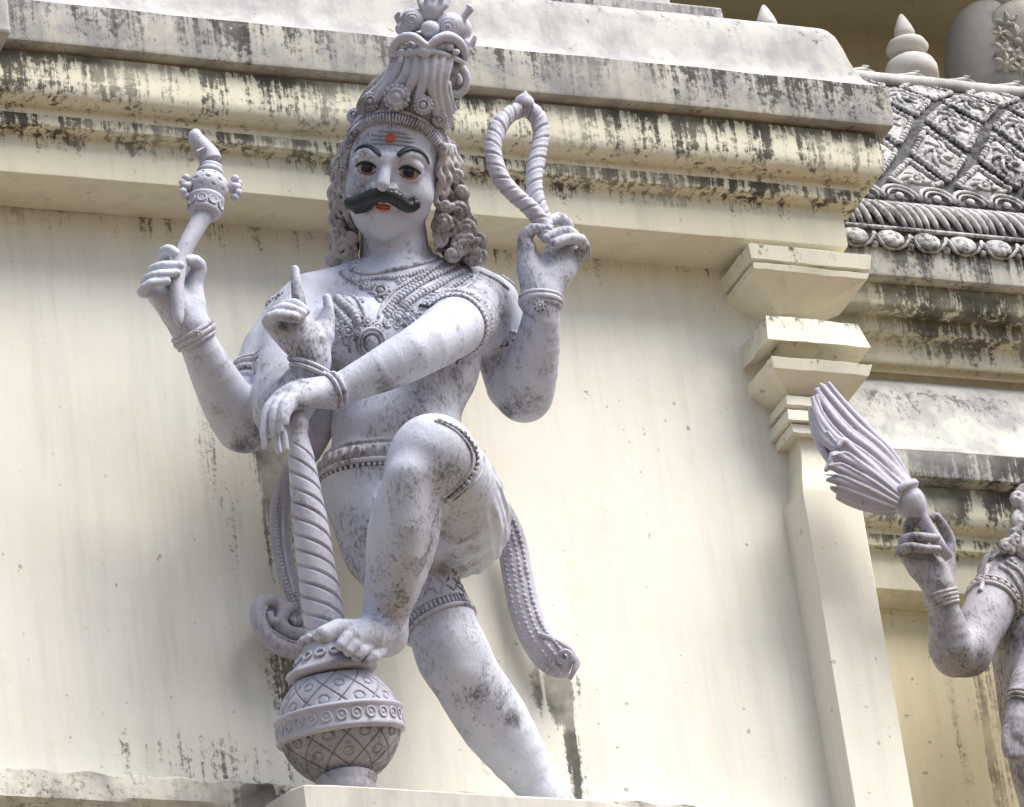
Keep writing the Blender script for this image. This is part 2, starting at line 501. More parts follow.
pil_m = plaster('pilaster_limewash', (.79, .765, .67), [], general=-.02, speck=.4, streak=.8)
ledge_m = plaster('ledge_weathered', (.70, .67, .58), [], general=.115, grey=.55, speck=.6, streak=1.0, mould=(.03, .028, .028), blobs=[(at(262,800,.06)[0], 0, at(262,800,.06)[2], .07, .07, .5), (at(30,806,.06)[0], 0, at(30,806,.06)[2]-.03, .14, .05, .5)])
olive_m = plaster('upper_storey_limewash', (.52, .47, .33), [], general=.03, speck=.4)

# wall: gently uneven plaster
mb = MB(); xs = np.concatenate([[XL], np.linspace(-1.6, XC, 110)]); zs = np.concatenate([[0], np.linspace(6.8, z_soff+.02, 110)])
mb.grid(np.array([[(x, .0025*math.sin(x*4+z*2.1)+.002*math.sin(z*5.3-x*2.7+1)+.001*math.sin(x*13+z*9), z) for z in zs] for x in xs]))
mb.grid(np.array([[(XC, y, z) for z in (0, z_soff)] for y in (0, 1.5)]))
mb.build('wall', wall_m, temple)
corn = sharp(sweep(pc, XL, XC).build('cornice', corn_m, temple))
sl = sharp(sweep(ps, XL, XC, r=.009).build('eave_slab', slab_m, corn))
rf = sharp(sweep(pr, XL, XC, r=.012).build('roof', roof_m, temple), 50)
# flat courses standing on the roof
for (u, v0, v1, d) in ((724, 14, 7, .06), (672, 7, -14, .02)):
    a = at(u, v0, d); b_ = at(u, v1, d); mb = MB(); mb.box((XL, -d, a[2]-.03), (a[0], .8, b_[2])); mb.build('coping_course', roof_m, rf, False, .008)
a = at(12, 33, .33); mb = MB(); mb.box((XL, -.33, a[2]), (a[0], .1, a[2]+.17)); mb.build('eave_block', roof_m, corn, False, .008)

# ledge at the foot of the panel, chipped plaster edge
lt = at(200, 777.5, .055)[2]
mb = MB(); P = []
for i, (d, z) in enumerate(rounded([(0, lt+.012), (.055, lt), (.058, lt-.07), (.02, lt-.085), (.02, lt-.2), (.09, lt-.22), (.09, lt-1.2)], .01)):
    P.append([(x, -d-wob(x, i)*1.2-(.003*math.sin(x*31+i)*math.sin(x*11) if i < 5 else 0), z+(.0025*math.sin(x*27+2)*math.sin(x*9.3)+.003*math.sin(x*61) if 0 < i < 4 else 0)) for x in np.linspace(-2.2, XC+.05, 260)])
mb.grid(np.array(P)); sharp(mb.build('ledge', ledge_m, temple))

# bracket pedestal under the big statue
PD = .42
pzt = at(470, 791.6, PD)[2]; xl = at(300, 787, PD)[0]; xr = at(662, 799, PD)[0]
plan = [(xl-.05, .02), (xl-.05, -PD+.18), (xl-.036, -PD+.09), (xl-.012, -PD+.03), (xl+.01, -PD+.004)]
plan += [(x, -PD-.001*math.sin(9*x)) for x in np.linspace(xl+.06, xr-.16, 20)]
plan += [(xr-.16+.19*math.sin(t), -PD+.19*(1-math.cos(t))) for t in np.linspace(.15, 1.5, 9)] + [(xr+.03, .02)]
plan = np.array(plan); mid = plan.mean(0)
def ring(s, z): return [(mid[0]+(x-mid[0])*s, -.0+(y)*s if y < 0 else y, z) for x, y in plan]
mb = MB(); mb.grid(np.array([ring(.01, pzt), ring(.985, pzt), ring(1, pzt-.006), ring(1.0, pzt-.085), ring(.99, pzt-.09), ring(.90, pzt-.10), ring(.88, pzt-.15), ring(.70, pzt-.19), ring(.62, pzt-.30), ring(.3, pzt-.42)]))
sharp(mb.build('pedestal', plaster('pedestal_limewash', (.66, .63, .56), [], general=.035, grey=.3, speck=.6), temple))

# pilaster with stacked capital
PDp = .10
a = at(819.5, 600, PDp); b_ = at(879.7, 605.6, PDp); px0, px1 = a[0], b_[0]
def cring(u, v):
    d = PDp
    for _ in range(12): o = px0-at(u, v, d)[0]; d = PDp+o
    return o, at(u, v, d)[2]
def capmesh(rings):
    mb = MB(); P = []
    for i, (o, z) in enumerate(rings):
        x0, x1, y0 = px0-o, px1+max(o, o*1.6), -PDp-o; q = [(x0, .01, z)]
        q += [(x0+wob(t*2+z, i)*.5, .01+(y0-.01)*t, z+wob(t*3+z, 5)*.5) for t in np.linspace(.1, .97, 7)]
        q += [(x0, y0, z)]+[(x0+(x1-x0)*t, y0+wob(x0+(x1-x0)*t*2+z, i)*.5, z+wob(t*2+z*3, 4)*.5) for t in np.linspace(.03, .97, 12)]
        q += [(x1, y0, z), (x1, y0*.5, z), (x1, .01, z)]; P.append(q)
    mb.grid(np.array(P)); n = mb.n; k = len(P[0])
    mb.f.append(tuple(range(k))); mb.f.append(tuple(range(n-1, n-k-1, -1))); return mb
pil = MB(); z1 = at(803.7, 489, PDp)[2]
P = []
for z in np.linspace(0, z1, 60):
    P.append([(px0, .01, z), (px0+wob(z, 1)*.5, -PDp+.004, z), (px0+.004, -PDp-wob(z, 2)*.5, z)]+[(px0+(px1-px0)*t, -PDp-wob(z, 2+t)*.5, z) for t in (.3, .6, .98)]+[(px1, -PDp+.004, z), (px1, .3, z)])
pil.grid(np.array(P)); pilo = sharp(pil.build('pilaster', pil_m, temple))
caps = [[(748,243.5),(751.5,258.5)], [(756,259),(757,262)], [(752.5,262.5),(754,268.5),(777,311),(779,314)],
        [(766,315.5),(767.6,338.5),(781,341),(783,349)], [(771,356),(774,367.5),(787,391),(789,394)],
        [(786,395),(787,404)], [(793,405),(793,408)], [(787.5,409),(788.5,419)], [(795,420),(795,422.5)], [(791.5,423.5),(793,432),(799.5,437),(802,462),(802.6,480),(802.8,487),(803.4,490.5)]]
zz = [at(760, v, .15)[2] for v in (262, 313, 352, 394)]
capm = plaster('capital_limewash', (.79, .755, .63), [(zz[0]+.03, zz[0]-.02, .10), (zz[1], zz[1]-.05, .12), (zz[2], zz[2]-.04, .08), (zz[3], zz[3]-.12, .08)], general=.02, speck=.4, streak=.9)
cap = None
for i, r_ in enumerate(caps):
    rr = [cring(*q) for q in r_]
    if i in (3, 4): rr = [(rr[0][0]-.02, rr[0][1]+.001)]+rr
    o = capmesh(rr)
    if cap is None: cap = o
    else: cap.add(np.concatenate(o.v), o.f)
sharp(cap.build('capital', capm, pilo, True, .006, fix=True), 30)

# recessed bay on the right: lower entablature, upper entablature, carved roof
YB = .25
def bprof(u, rows): return [(d, at(u, v, d-YB)[2]) for v, d in rows]
XB0, XB1 = px1-.02, 3.0
up = bprof(942, [(384,.03),(378,.03),(377.5,.055),(369,.055),(368,.08),(363,.085),(346,.085),(336,.12),(322,.12),(320,.13),(316,.155),(310,.168),(300,.172),(288,.17)])
upS = bprof(942, [(280.4,.205),(253,.205)]); zu0 = upS[0][1]; zu1 = upS[1][1]
lowp = bprof(942, [(612,.0),(592.5,.075),(556,.075),(550,.10),(534,.10),(531,.112),(525,.128),(515,.138),(500,.138),(488,.136)])
lowS = bprof(942, [(477.5,.175),(452.6,.175)]); zl0 = lowS[0][1]; zl1 = lowS[1][1]
lowR = bprof(942, [(452,.17),(446,.155),(436,.135),(420,.115),(402,.095),(390,.07),(384.5,.035)])
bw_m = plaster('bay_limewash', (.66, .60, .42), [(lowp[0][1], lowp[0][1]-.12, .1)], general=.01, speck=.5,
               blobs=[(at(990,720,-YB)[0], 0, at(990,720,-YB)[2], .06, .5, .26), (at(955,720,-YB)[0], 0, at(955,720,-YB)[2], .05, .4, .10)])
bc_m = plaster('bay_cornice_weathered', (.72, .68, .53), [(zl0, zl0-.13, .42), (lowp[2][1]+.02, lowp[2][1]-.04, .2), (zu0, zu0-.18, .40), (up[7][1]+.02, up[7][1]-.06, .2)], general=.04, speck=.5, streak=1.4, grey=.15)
bs_m = plaster('bay_eave_weathered', (.60, .58, .52), [(zu1+.05, zu0-.05, .26), (zl1+.03, zl0-.05, .36)], general=.06, grey=.8, streak=1.5)
br_m = plaster('bay_roof_limewash', (.62, .61, .57), [(zl1+.2, zl1+.05, .14)], general=.03, grey=.7, streak=1.0, mould=(.03, .028, .028))
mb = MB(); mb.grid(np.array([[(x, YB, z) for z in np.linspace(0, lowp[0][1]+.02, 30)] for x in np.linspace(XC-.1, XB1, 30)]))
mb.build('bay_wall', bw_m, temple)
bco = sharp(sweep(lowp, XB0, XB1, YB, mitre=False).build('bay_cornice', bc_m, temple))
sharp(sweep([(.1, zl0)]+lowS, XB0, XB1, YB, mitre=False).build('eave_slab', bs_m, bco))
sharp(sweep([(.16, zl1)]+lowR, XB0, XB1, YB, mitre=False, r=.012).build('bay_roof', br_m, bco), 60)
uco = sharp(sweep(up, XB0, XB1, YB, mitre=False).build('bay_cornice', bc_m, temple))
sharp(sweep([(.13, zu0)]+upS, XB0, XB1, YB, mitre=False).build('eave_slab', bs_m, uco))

# carved roof: lotus band, fluted band, scallops, diamond lattice
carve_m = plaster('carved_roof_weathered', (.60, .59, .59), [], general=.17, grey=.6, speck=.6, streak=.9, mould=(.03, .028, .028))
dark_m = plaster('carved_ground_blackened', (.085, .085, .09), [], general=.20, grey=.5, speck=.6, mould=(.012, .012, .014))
crp = bprof(942, [(253,.20),(246,.215),(239,.20),(236,.205),(233.5,.205),(232,.175),(218,.165),(207,.145),(203,.15),(197,.135),(190,.12),(170,.105),(150,.08),(130,.045),(110,-.01),(97,-.06),(90,-.10)])
crp[0] = (.20, zu1-.001)
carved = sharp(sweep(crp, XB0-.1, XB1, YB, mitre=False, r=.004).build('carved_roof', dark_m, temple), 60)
cd = np.array([p[0] for p in crp]); cz = np.array([p[1] for p in crp])
def vz(v): return at(942, v, 0)[2]
def SR(x, v, out=0.):
    """point of the carved roof: x, and the row v it shows at in the column u=942"""
    vs = np.array([253,246,239,236,233.5,232,218,207,203,197,190,170,150,130,110,97,90.])[::-1]
    d = np.interp(v, vs, cd[::-1]); z = np.interp(v, vs, cz[::-1])
    d2 = np.interp(v-3, vs, cd[::-1]); z2 = np.interp(v-3, vs, cz[::-1])
    n = norm(V(0, -(z2-z), -(d-d2)*-1.0)) if False else norm(V(0, -abs(z2-z), (d-d2)))
    return V(x, YB-d, z)+n*out, n
x940 = at(942, 170, -YB+.1)[0]
def xp(u): return x940+(u-942)/S/.90
# diamonds: lattice of crossed notched ribs with a carved leaf boss in each field
pads, ribs = MB(), MB()
DX, DV = .178, 46.0
rows = [(1, 95, 85, 105), (0, 105, 95, 125), (1, 125, 105, 157), (0, 158, 125, 190), (1, 186, 160, 198)]
bnd = []
for k in range(-3, 14):
    for r_, (h, v, vt, vb) in enumerate(rows):
        x = xp(868)+(k+h*.5)*DX
        if x < XB0-.08 or x > XB1-.2: continue
        n = 8; P = []
        hw = DX*.5*.74
        for i in range(n+1):
            for_row = []
            for j in range(n+1):
                a, b_ = i/n*2-1, j/n*2-1
                X = x+(a+b_)*.5*hw; w = (a-b_)*.5
                vv = v+(w*(vb-v)*.74 if w > 0 else w*(v-vt)*.74)
                e = max(abs(a), abs(b_))
                out = .013*(1-e**6)+.005*math.sin(9*a+2*b_)*math.cos(8*b_)*(1-e)
                for_row.append(SR(X, min(252, max(90.5, vv)), out-.002)[0])
            P.append(for_row)
        pads.grid(np.array(P))
        # serrated border teeth
        cs = [(x, v+(vb-v)*.76), (x+hw*1.03, v), (x, v-(v-vt)*.76), (x-hw*1.03, v)]
        for e in range(4):
            (xa, va), (xb, vb2) = cs[e], cs[(e+1) % 4]
            for t in np.linspace(.04, .96, 9):
                vv = va+(vb2-va)*t
                if vv < 91 or vv > 190: continue
                p, nn = SR(xa+(xb-xa)*t, vv, .007)
                pads.blob(p, .0085*rng.uniform(.7, 1.2), nn, .9, 6, 4)
        p, nn = SR(x, max(91, v), .017)
        if v > 95:
            pads.torus(p-nn*.004, .013, .005, nn, 12, 5); pads.blob(p-nn*.002, .007, nn, .8, 7, 4)
            for q in range(6):
                an = q*math.pi/3+.3
                pth = [SR(x+math.cos(an+s*.9)*(.014+.026*s), min(189, max(91, v-math.sin(an+s*.9)*(vb-vt)*(.08+.13*s))), .014-.003*s)[0] for s in (0, .35, .7, 1)]
                pads.tube(pth, [.006, .0065, .005, .002], 5)
pads.build('carved_diamonds', carve_m, carved)
# scallop arcs
sc = MB(); w = .092; k = 0; x = XB0-.05
while x < XB1-.2:
    for oo, rr, th in ((0, 1., .0058), (4.5, .72, .0035)):
        pth = [SR(x+w*.5+w*.5*rr*math.cos(t), 204-(11*math.sin(t))*rr, .008)[0] for t in np.linspace(math.pi, 0, 9)]
        sc.tube(pth, th, 5)
    p, nn = SR(x+w*.5, 201, .004); sc.blob(p, .012, nn, .6, 7, 4)
    x += w*rng.uniform(.94, 1.06); k += 1
sc.build('scallop_band', carve_m, carved)
fl = MB(); x = XB0-.1; k = 0
while x < XB1-.2:
    s = .5+.5*math.sin(k*.9); L = .035+.02*s
    pth = [SR(x+L*t+.008*math.sin(t*3), 207+24.5*t, .006*math.sin(t*3.1)+.003)[0] for t in np.linspace(0, 1, 6)]
    fl.tube(pth, [.004, .0085, .010, .009, .008, .005], 5)
    x += .0215+.006*s; k += 1
fl.build('fluted_band', carve_m, carved)
lo_ = MB(); x = XB0-.08
while x < XB1-.2:
    p, nn = SR(x, 243, .001); lo_.blob(p, .034, nn, .36, 12, 6, tan=(1, 0, 0), stretch=1.0)
    pth = [SR(x+.046*math.cos(t), 241+10*math.sin(t), .010)[0] for t in np.linspace(0.1, math.pi-.1, 9)]
    lo_.tube(pth, .0045, 5)
    p, nn = SR(x+.046, 249, .006); lo_.blob(p, .010, nn, .6, 7, 4)
    x += .092
pth = [SR(x, 234.6, .004)[0] for x in np.linspace(XB0-.1, XB1-.1, 80)]
lo_.tube(pth, .0055, 6)
lo_.build('lotus_band', carve_m, carved)
# ridge coping with a scrolled edge
rg = MB()
Pq = []
for dd, dz in ((0, -.006), (.018, -.004), (.022, .012), (.012, .026), (-.03, .03), (-.2, .02)):
    Pq.append([SR(x, 90, 0)[0]+V(0, -dd, dz+wob(x, 1)) for x in np.linspace(XB0-.15, XB1, 90)])
rg.grid(np.array(Pq))
x = XB0-.1
while x < XB1-.2:
    c0 = SR(x, 90, 0)[0]
    pth = [c0+V(.06*t+.02*math.sin(t*6), .0, .032+.012*math.sin(t*3.1)) for t in np.linspace(-1, 1, 11)]
    rg.tube(pth, [.002, .004, .006, .007, .006, .005, .006, .007, .006, .004, .002], 6)
    x += .135
rg.build('ridge_coping', br_m, carved)

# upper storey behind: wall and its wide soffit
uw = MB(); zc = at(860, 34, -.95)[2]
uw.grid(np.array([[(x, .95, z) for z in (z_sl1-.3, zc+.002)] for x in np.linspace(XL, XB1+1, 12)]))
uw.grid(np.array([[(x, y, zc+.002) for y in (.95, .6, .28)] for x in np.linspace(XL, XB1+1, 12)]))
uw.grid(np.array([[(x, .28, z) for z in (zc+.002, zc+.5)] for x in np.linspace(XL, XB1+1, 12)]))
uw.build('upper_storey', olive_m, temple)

# finials and the round gable ornament on the roof edge
fin_m = plaster('finial_limewash', (.62, .59, .55), [], general=0.0, speck=.3, streak=.3, grey=.2)
def finial(u, v, d, label, sc=1.):
    c = at(u, v, d); t = thing('roof_finial', c-V(0, 0, .03), label, 'finial', 'pointed finials along the roof ridge')
    k = sc/S
    m = MB(); m.lathe(c, [(.02*k, -20*k), (30*k, -18*k), (30*k, 0), (27*k, 7*k), (19*k, 13*k), (12*k, 16*k)], seg=28); m.build('base', fin_m, t)
    m = MB(); m.lathe(c, [(11*k, 15*k), (13*k, 18*k), (21*k, 21*k), (24.5*k, 28*k), (21*k, 35*k), (12*k, 40*k), (9*k, 42*k)], seg=28); m.build('bulb', fin_m, t)
    m = MB(); m.lathe(c, [(8*k, 41*k), (11.5*k, 44*k), (12*k, 49*k), (10*k, 56*k), (6*k, 66*k), (2.5*k, 73*k), (.3*k, 75*k)], seg=24); m.build('spike', fin_m, t)
finial(911, 70, -.42, 'pale pointed finial with round bulb on the ridge of the carved roof')
finial(773, 62, -.30, 'pale finial tip peeking over the plain roof slab')

c = at(1000, 100, -.50); gt = thing('dome_ornament', c, 'grey rounded dome with carved leaf standing on the carved roof ridge', 'roof ornament')
m = MB(); k = 1/S
prof_ = [(56*k, -20*k), (58*k, 5*k), (58*k, 30*k), (55*k, 60*k), (48*k, 88*k), (38*k, 108*k), (22*k, 122*k), (3*k, 128*k)]
dome_m = plaster('dome_limewash', (.31, .29, .255), [], general=.05, speck=.3, grey=.4)
m.lathe(c, prof_, seg=48); m.build('dome', dome_m, gt)
m = MB()
for (cu_, cv_, R_, n_, ph_) in ((1018, 42, 15, 8, .2), (1006, 64, 9, 6, .5), (1014, 4, 14, 7, .1), (1003, 50, 8, 5, 1.1), (1008, 24, 10, 6, .7), (1022, 70, 9, 6, .3), (1000, 34, 6, 5, .4), (1014, 56, 8, 5, .9), (1024, 20, 12, 7, .4)):
    q0 = at(cu_, cv_, -.50+60*k); m.blob(q0, R_*.42*k, Bv, .8, 12, 7)
    for i in range(n_):
        a_ = ph_+i*2*math.pi/n_; t_ = norm(math.cos(a_)*Rv+math.sin(a_)*Uv); sd_ = np.cross(Bv, t_)
        c_ = q0+t_*R_*.85*k-Bv*.12*R_*k; m.blob(c_, R_*.36*k, norm(Bv+.35*t_), .5, 12, 7, tan=t_, stretch=1.7)
        m.tube([c_-t_*R_*.5*k+Bv*.1*R_*k, c_+Bv*.2*R_*k, c_+t_*R_*.55*k], [.4*k, 1.3*k, .5*k], 6); m.blob(c_+t_*R_*.55*k+sd_*R_*.1*k, R_*.17*k, Bv, .8, 8, 5)
m.blob(at(1018, 34, -.50+50*k), 34*k, norm(Bv+.3*Uv), .45, 24, 12, tan=Uv, stretch=1.25)
m.build('leaf_carving', plaster('leaf_limewash', (.44, .41, .35), [], general=.09, speck=.5, grey=.5), gt)

# ground far below
mb = MB(); mb.grid(np.array([[(x, y, 0) for y in np.linspace(-60, 40, 12)] for x in np.linspace(-60, 60, 12)]))
gm = plaster('ground_earth', (.13, .085, .04), [], speck=.3)
tag(mb.build('ground', gm), kind='structure')

# ------------------------------------------------------------------ the big statue
pxm = lambda r: r/S
grey_m = stone('statue_paint', (.555, .585, .685), dirt=(.055, .05, .05), attr=True, amount=.78, lo=.50, hi=.63)
orn_m = stone('ornament_paint', (.53, .54, .62), dirt=(.07, .06, .06), amount=.78, lo=.48, hi=.60, scale=2.2)
crevice_m = stone('crevice_grime_shade', (.10, .09, .09), dirt=(.03, .026, .025), amount=.7, lo=.45, hi=.6, scale=2)  # dark backing under beads and rosettes: grime and painted crevice shade
lock_m = stone('crown_lock_paint', (.53, .54, .62), dirt=(.09, .08, .08), amount=.6, lo=.49, hi=.66)
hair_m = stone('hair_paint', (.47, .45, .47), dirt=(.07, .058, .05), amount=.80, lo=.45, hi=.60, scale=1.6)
under_m = stone('hair_ground', (.13, .11, .10), dirt=(.04, .033, .03), amount=.8, lo=.45, hi=.6)  # dark base puts painted shade in the gaps between curls
crown_m = stone('crown_ground', (.27, .265, .29), dirt=(.05, .044, .044), amount=.75, lo=.46, hi=.62, scale=1.4)  # crevice shade painted as a darker base under the lighter locks
mace_m = stone('mace_paint', (.52, .53, .62), dirt=(.09, .08, .08), amount=.60, lo=.50, hi=.66, scale=1.3)
black_m = paint('black_paint', (.012, .018, .022), .35, .12)
brow_m = paint('brow_paint', (.02, .024, .045), .5, .15)
white_m = paint('eye_white', (.40, .36, .32), .35, .2)
iris_m = paint('iris_brown', (.035, .028, .022), .18, .05)
pupil_m = paint('pupil_black', (.006, .006, .008), .12, .0)
red_m = paint('lip_red', (.42, .075, .035), .5, .25)
rim_m = paint('eye_rim_red', (.24, .07, .04), .5, .25)
bindi_m = paint('forehead_mark_orange', (.50, .12, .06), .6, .3)
ash_m = paint('forehead_line_grey', (.28, .29, .34), .7, .3)

HC = at(389, 182, .385)
Uh = norm(.094*Rv+.9956*Uv); Rh = norm(.9956*Rv-.094*Uv)
tl = math.radians(7); Uh2 = math.cos(tl)*Uh-math.sin(tl)*Bv; Fh = math.cos(tl)*Bv+math.sin(tl)*Uh
HA = np.array([Rh, Uh2, Fh])
HD = (HC-CAM)@Fw
def hs(u, v, z):
    w = ray(u, v); return CAM+w*((HD-z/S)/(w@Fw))
def HP(L): return np.array([hs(*q[:3]) for q in L])
def AT(L): return np.array([at(*q[:3]) for q in L])

def blade_axes(a, b, n):
    """axes: along a->b, across, n-ish normal"""
    x = norm(np.asarray(b)-np.asarray(a)); z = norm(n-x*(n@x)); y = np.cross(z, x); return np.array([x, y, z])

F = Field()
def limb(L, k=8, smooth=0):
    L = np.array(L, float)
    if smooth: L = crom(L, smooth)
    F.chain(AT(L), L[:, 3]/S, k/S)

# torso
TX = V(math.cos(.10), -math.sin(.10), 0); TY = V(math.sin(.10), math.cos(.10), 0)
# axis of the trunk leans out at the top
pel, nek = at(404, 478, .22), at(394, 285, .29)
TZ = norm(nek-pel); TX = norm(TX-TZ*(TX@TZ)); TY = np.cross(TZ, TX); TA = np.array([TX, TY, TZ])
F.ell(at(402, 348, .255), (.174, .118, .195), TA, .03)
F.ell(at(396, 405, .235), (.142, .106, .14), TA, .025)
F.ell(at(396, 432, .240), (.140, .110, .095), TA, .025)
F.ell(at(404, 474, .215), (.172, .122, .11), TA, .03)
F.ell(at(353, 330, .335), (.085, .050, .075), TA, .035)
F.ell(at(430, 326, .335), (.085, .050, .075), TA, .035)
limb([(310, 302, .25, 27), (390, 296, .27, 30), (470, 300, .27, 30)], 16)
limb([(394, 236, .305, 33), (395, 264, .275, 35.5), (396, 288, .27, 42)], 8)
limb([(360, 285, .275, 24), (312, 300, .25, 22)], 14); limb([(430, 280, .28, 24), (470, 292, .26, 24)], 14)
F.ell(at(381, 424.5, .365), (.012, .020, .009), TA, .006, 's')
# standing leg (crosses behind)
limb([(368, 488, .20, 46), (389, 545, .22, 46), (425, 600, .25, 38), (441, 625, .262, 34.5), (453, 655, .265, 33)], 16)
limb([(453, 655, .265, 33), (470, 685, .25, 33.5), (493, 720, .22, 34.5), (515, 752, .21, 29), (538, 786, .20, 21.5), (548, 806, .20, 20)], 12, 10)
limb([(448, 648, .295, 17), (456, 672, .295, 14)], 16)
fz = pzt+.028
foot0 = V(at(548, 806, .20)[0], -.20, fz+.03)
F.chain([at(545, 800, .20), foot0+V(.02, -.0, .01), foot0+V(.10, -.02, -.012), foot0+V(.15, -.025, -.016)], [.046, .044, .034, .02], .02)
for i in range(5):
    b = foot0+V(.145-.008*i, -.07+.022*i, -.022); F.chain([b, b+V(.04-.005*i, -.004, -.004)], [.0125-.001*i]*2, .006)
# bent leg: thigh comes forward, shin drops to the mace
limb([(440, 510, .22, 54), (452, 523, .27, 57), (453, 505, .42, 51), (443, 472, .55, 42), (437, 457, .60, 37)], 14, 9)
limb([(432, 456, .60, 36), (425, 462, .60, 35)], 12)
limb([(431, 455, .60, 35), (414, 489, .57, 31.5), (404, 530, .53, 34.5), (396, 572, .485, 29.5), (387, 607, .435, 23), (382, 634, .40, 21.5)], 12, 12)
limb([(408, 478, .622, 19), (405, 540, .575, 16), (396, 600, .475, 12)], 14, 6)      # shin ridge
# foot on the mace head
limb([(386, 634, .40, 20), (393, 639, .39, 12)], 7)
limb([(384, 632, .41, 21), (368, 636, .44, 19), (352, 639, .455, 15)], 10)
for i, (a, b, c, r) in enumerate([((356,629,.45),(338,628,.47),(324,635,.475),9.0), ((358,636,.455),(347,638,.475),(341,645,.475),6.2), ((364,641,.452),(354,645,.472),(349,651,.47),6.0), ((371,646,.447),(362,651,.466),(357,657,.463),5.6), ((381,651,.435),(374,657,.452),(369,661,.448),5.2)]):
    F.chain(AT([a, b, c]), np.array([r*1.1, r, r*.95])/S, 1.8/S)
# arms: viewer's left, raised back arm with the club
limb([(296, 318, .21, 31), (272, 352, .20, 30), (252, 405, .20, 28), (244, 422, .21, 27)], 10)
limb([(244, 424, .21, 27), (232, 408, .24, 27), (214, 376, .29, 22.5), (200, 347, .325, 18.5), (193, 331, .335, 17.5)], 8, 9)
F.ell(at(247, 430, .20), (.056, .054, .04), TA, .02)
# viewer's left, front arm with the pointing hand
limb([(300, 318, .26, 30), (289, 355, .29, 30), (279, 402, .33, 27), (281, 413, .35, 25)], 10)
limb([(281, 412, .35, 25), (294, 398, .39, 24), (309, 374, .43, 18), (313, 362, .44, 16.5)], 9)
# viewer's right, front arm across the body
limb([(476, 304, .28, 34), (467, 317, .33, 32.5), (446, 333, .44, 28.5), (420, 350, .49, 25.5), (388, 367, .485, 22.5), (358, 381, .468, 18), (333, 392, .458, 14.5)], 10, 11)
# viewer's right, raised back arm with the noose
limb([(488, 305, .24, 32), (503, 340, .215, 31), (513, 385, .20, 27), (524, 393, .22, 27)], 10)
limb([(525, 394, .22, 27), (530, 376, .26, 27.5), (537, 345, .32, 23), (541, 315, .37, 18.5), (541, 298, .38, 17.5)], 9, 9)
F.ell(at(477, 322, .26), (.075, .08, .08), TA, .03)

def fingers(FF, L, k=1.5):
    for pts in L:
        p = np.array(pts, float); q = crom(p, 8); FF.chain(AT(q), q[:, 3]/S, k/S)
def palm(FF, L, k=7):
    for pts in L:
        p = np.array(pts, float); FF.chain(AT(p), p[:, 3]/S, k/S)
# hand holding the club
palm(F, [[(192,331,.335,18),(184,316,.342,17),(172,300,.345,14)], [(188,326,.34,15),(168,306,.345,12),(152,290,.35,9.5)], [(190,326,.34,15),(192,305,.35,14),(193,283,.36,9.5)], [(178,312,.343,14),(166,286,.345,11),(160,276,.345,8)], [(172,300,.343,13),(170,272,.345,9),(166,262,.345,7)]])
fingers(F, [[(150,290,.352,6.5),(142,293,.385,5.6),(150,284,.41,4.8),(167,281,.415,4.2)], [(152,284,.352,6.5),(146,281,.388,5.6),(158,275,.415,5),(177,273,.418,4.4)],
            [(158,275,.352,6.5),(152,271,.385,5.6),(163,266,.412,5),(180,265.5,.415,4.5)], [(165,263,.352,6.8),(163,254,.375,6.2),(169,250,.40,5.8),(177,255,.405,5.2)],
            [(193,284,.362,9),(199,268,.378,7.6),(194,261,.395,6.4),(186,260,.408,5)]])
# pointing hand
palm(F, [[(313,362,.44,16),(306,345,.45,17),(300,332,.455,15)], [(312,358,.44,14),(290,340,.45,12),(273,324,.455,9.5)], [(312,356,.445,14),(322,338,.45,12),(327,318,.452,8.5)], [(308,346,.45,15),(302,322,.452,11),(300,312,.452,8)], [(304,344,.45,14),(286,322,.452,10),(282,312,.452,7)]])
fingers(F, [[(301,314,.455,8.2),(298.5,300,.46,6.6),(296.5,286,.465,5.7),(295,270,.465,4.6)], [(273,325,.462,7.2),(268,321,.49,6.2),(277,315,.508,5.6),(292,317,.51,5.2),(300,318,.505,4.8)],
            [(281,315,.462,7),(275,313,.488,6),(286,308,.506,5.6),(302,314,.508,5)], [(288,308,.462,7),(283,307,.482,6),(294,304,.498,5.4),(305,311,.50,5)],
            [(327,319,.458,7.4),(328.5,309,.465,5.6),(327,298,.468,4.6)]])
# hand resting on the mace
palm(F, [[(333,392,.458,14.5),(314,393,.462,12.5),(294,395,.462,10.5)], [(330,390,.458,11),(302,387,.458,7.5),(281,396,.455,6)], [(328,395,.46,12),(308,398,.47,10),(292,402,.475,7.5)], [(322,391,.455,10),(293,391,.45,7.5),(275,401,.445,6)]], 6)
fingers(F, [[(281,398,.448,6.4),(270,405,.452,5.4),(265,417,.45,4.6),(263.5,432,.445,4),(265,447,.44,3)], [(285,398,.462,6.6),(276,406,.47,5.4),(273,420,.468,4.6),(275.5,436,.458,4),(279,452,.448,3)],
            [(293,398,.474,6.8),(285,404,.482,5.4),(281.5,417,.482,4.4),(280.5,431,.476,3.4)], [(283,408,.452,5.4),(279,423,.45,4.6),(283,436,.447,4.4),(285.5,449,.442,3.6)],
            [(304,401,.472,8),(292,405,.48,6.2),(286,413,.482,5),(284.5,424,.48,4)]], 1.2)
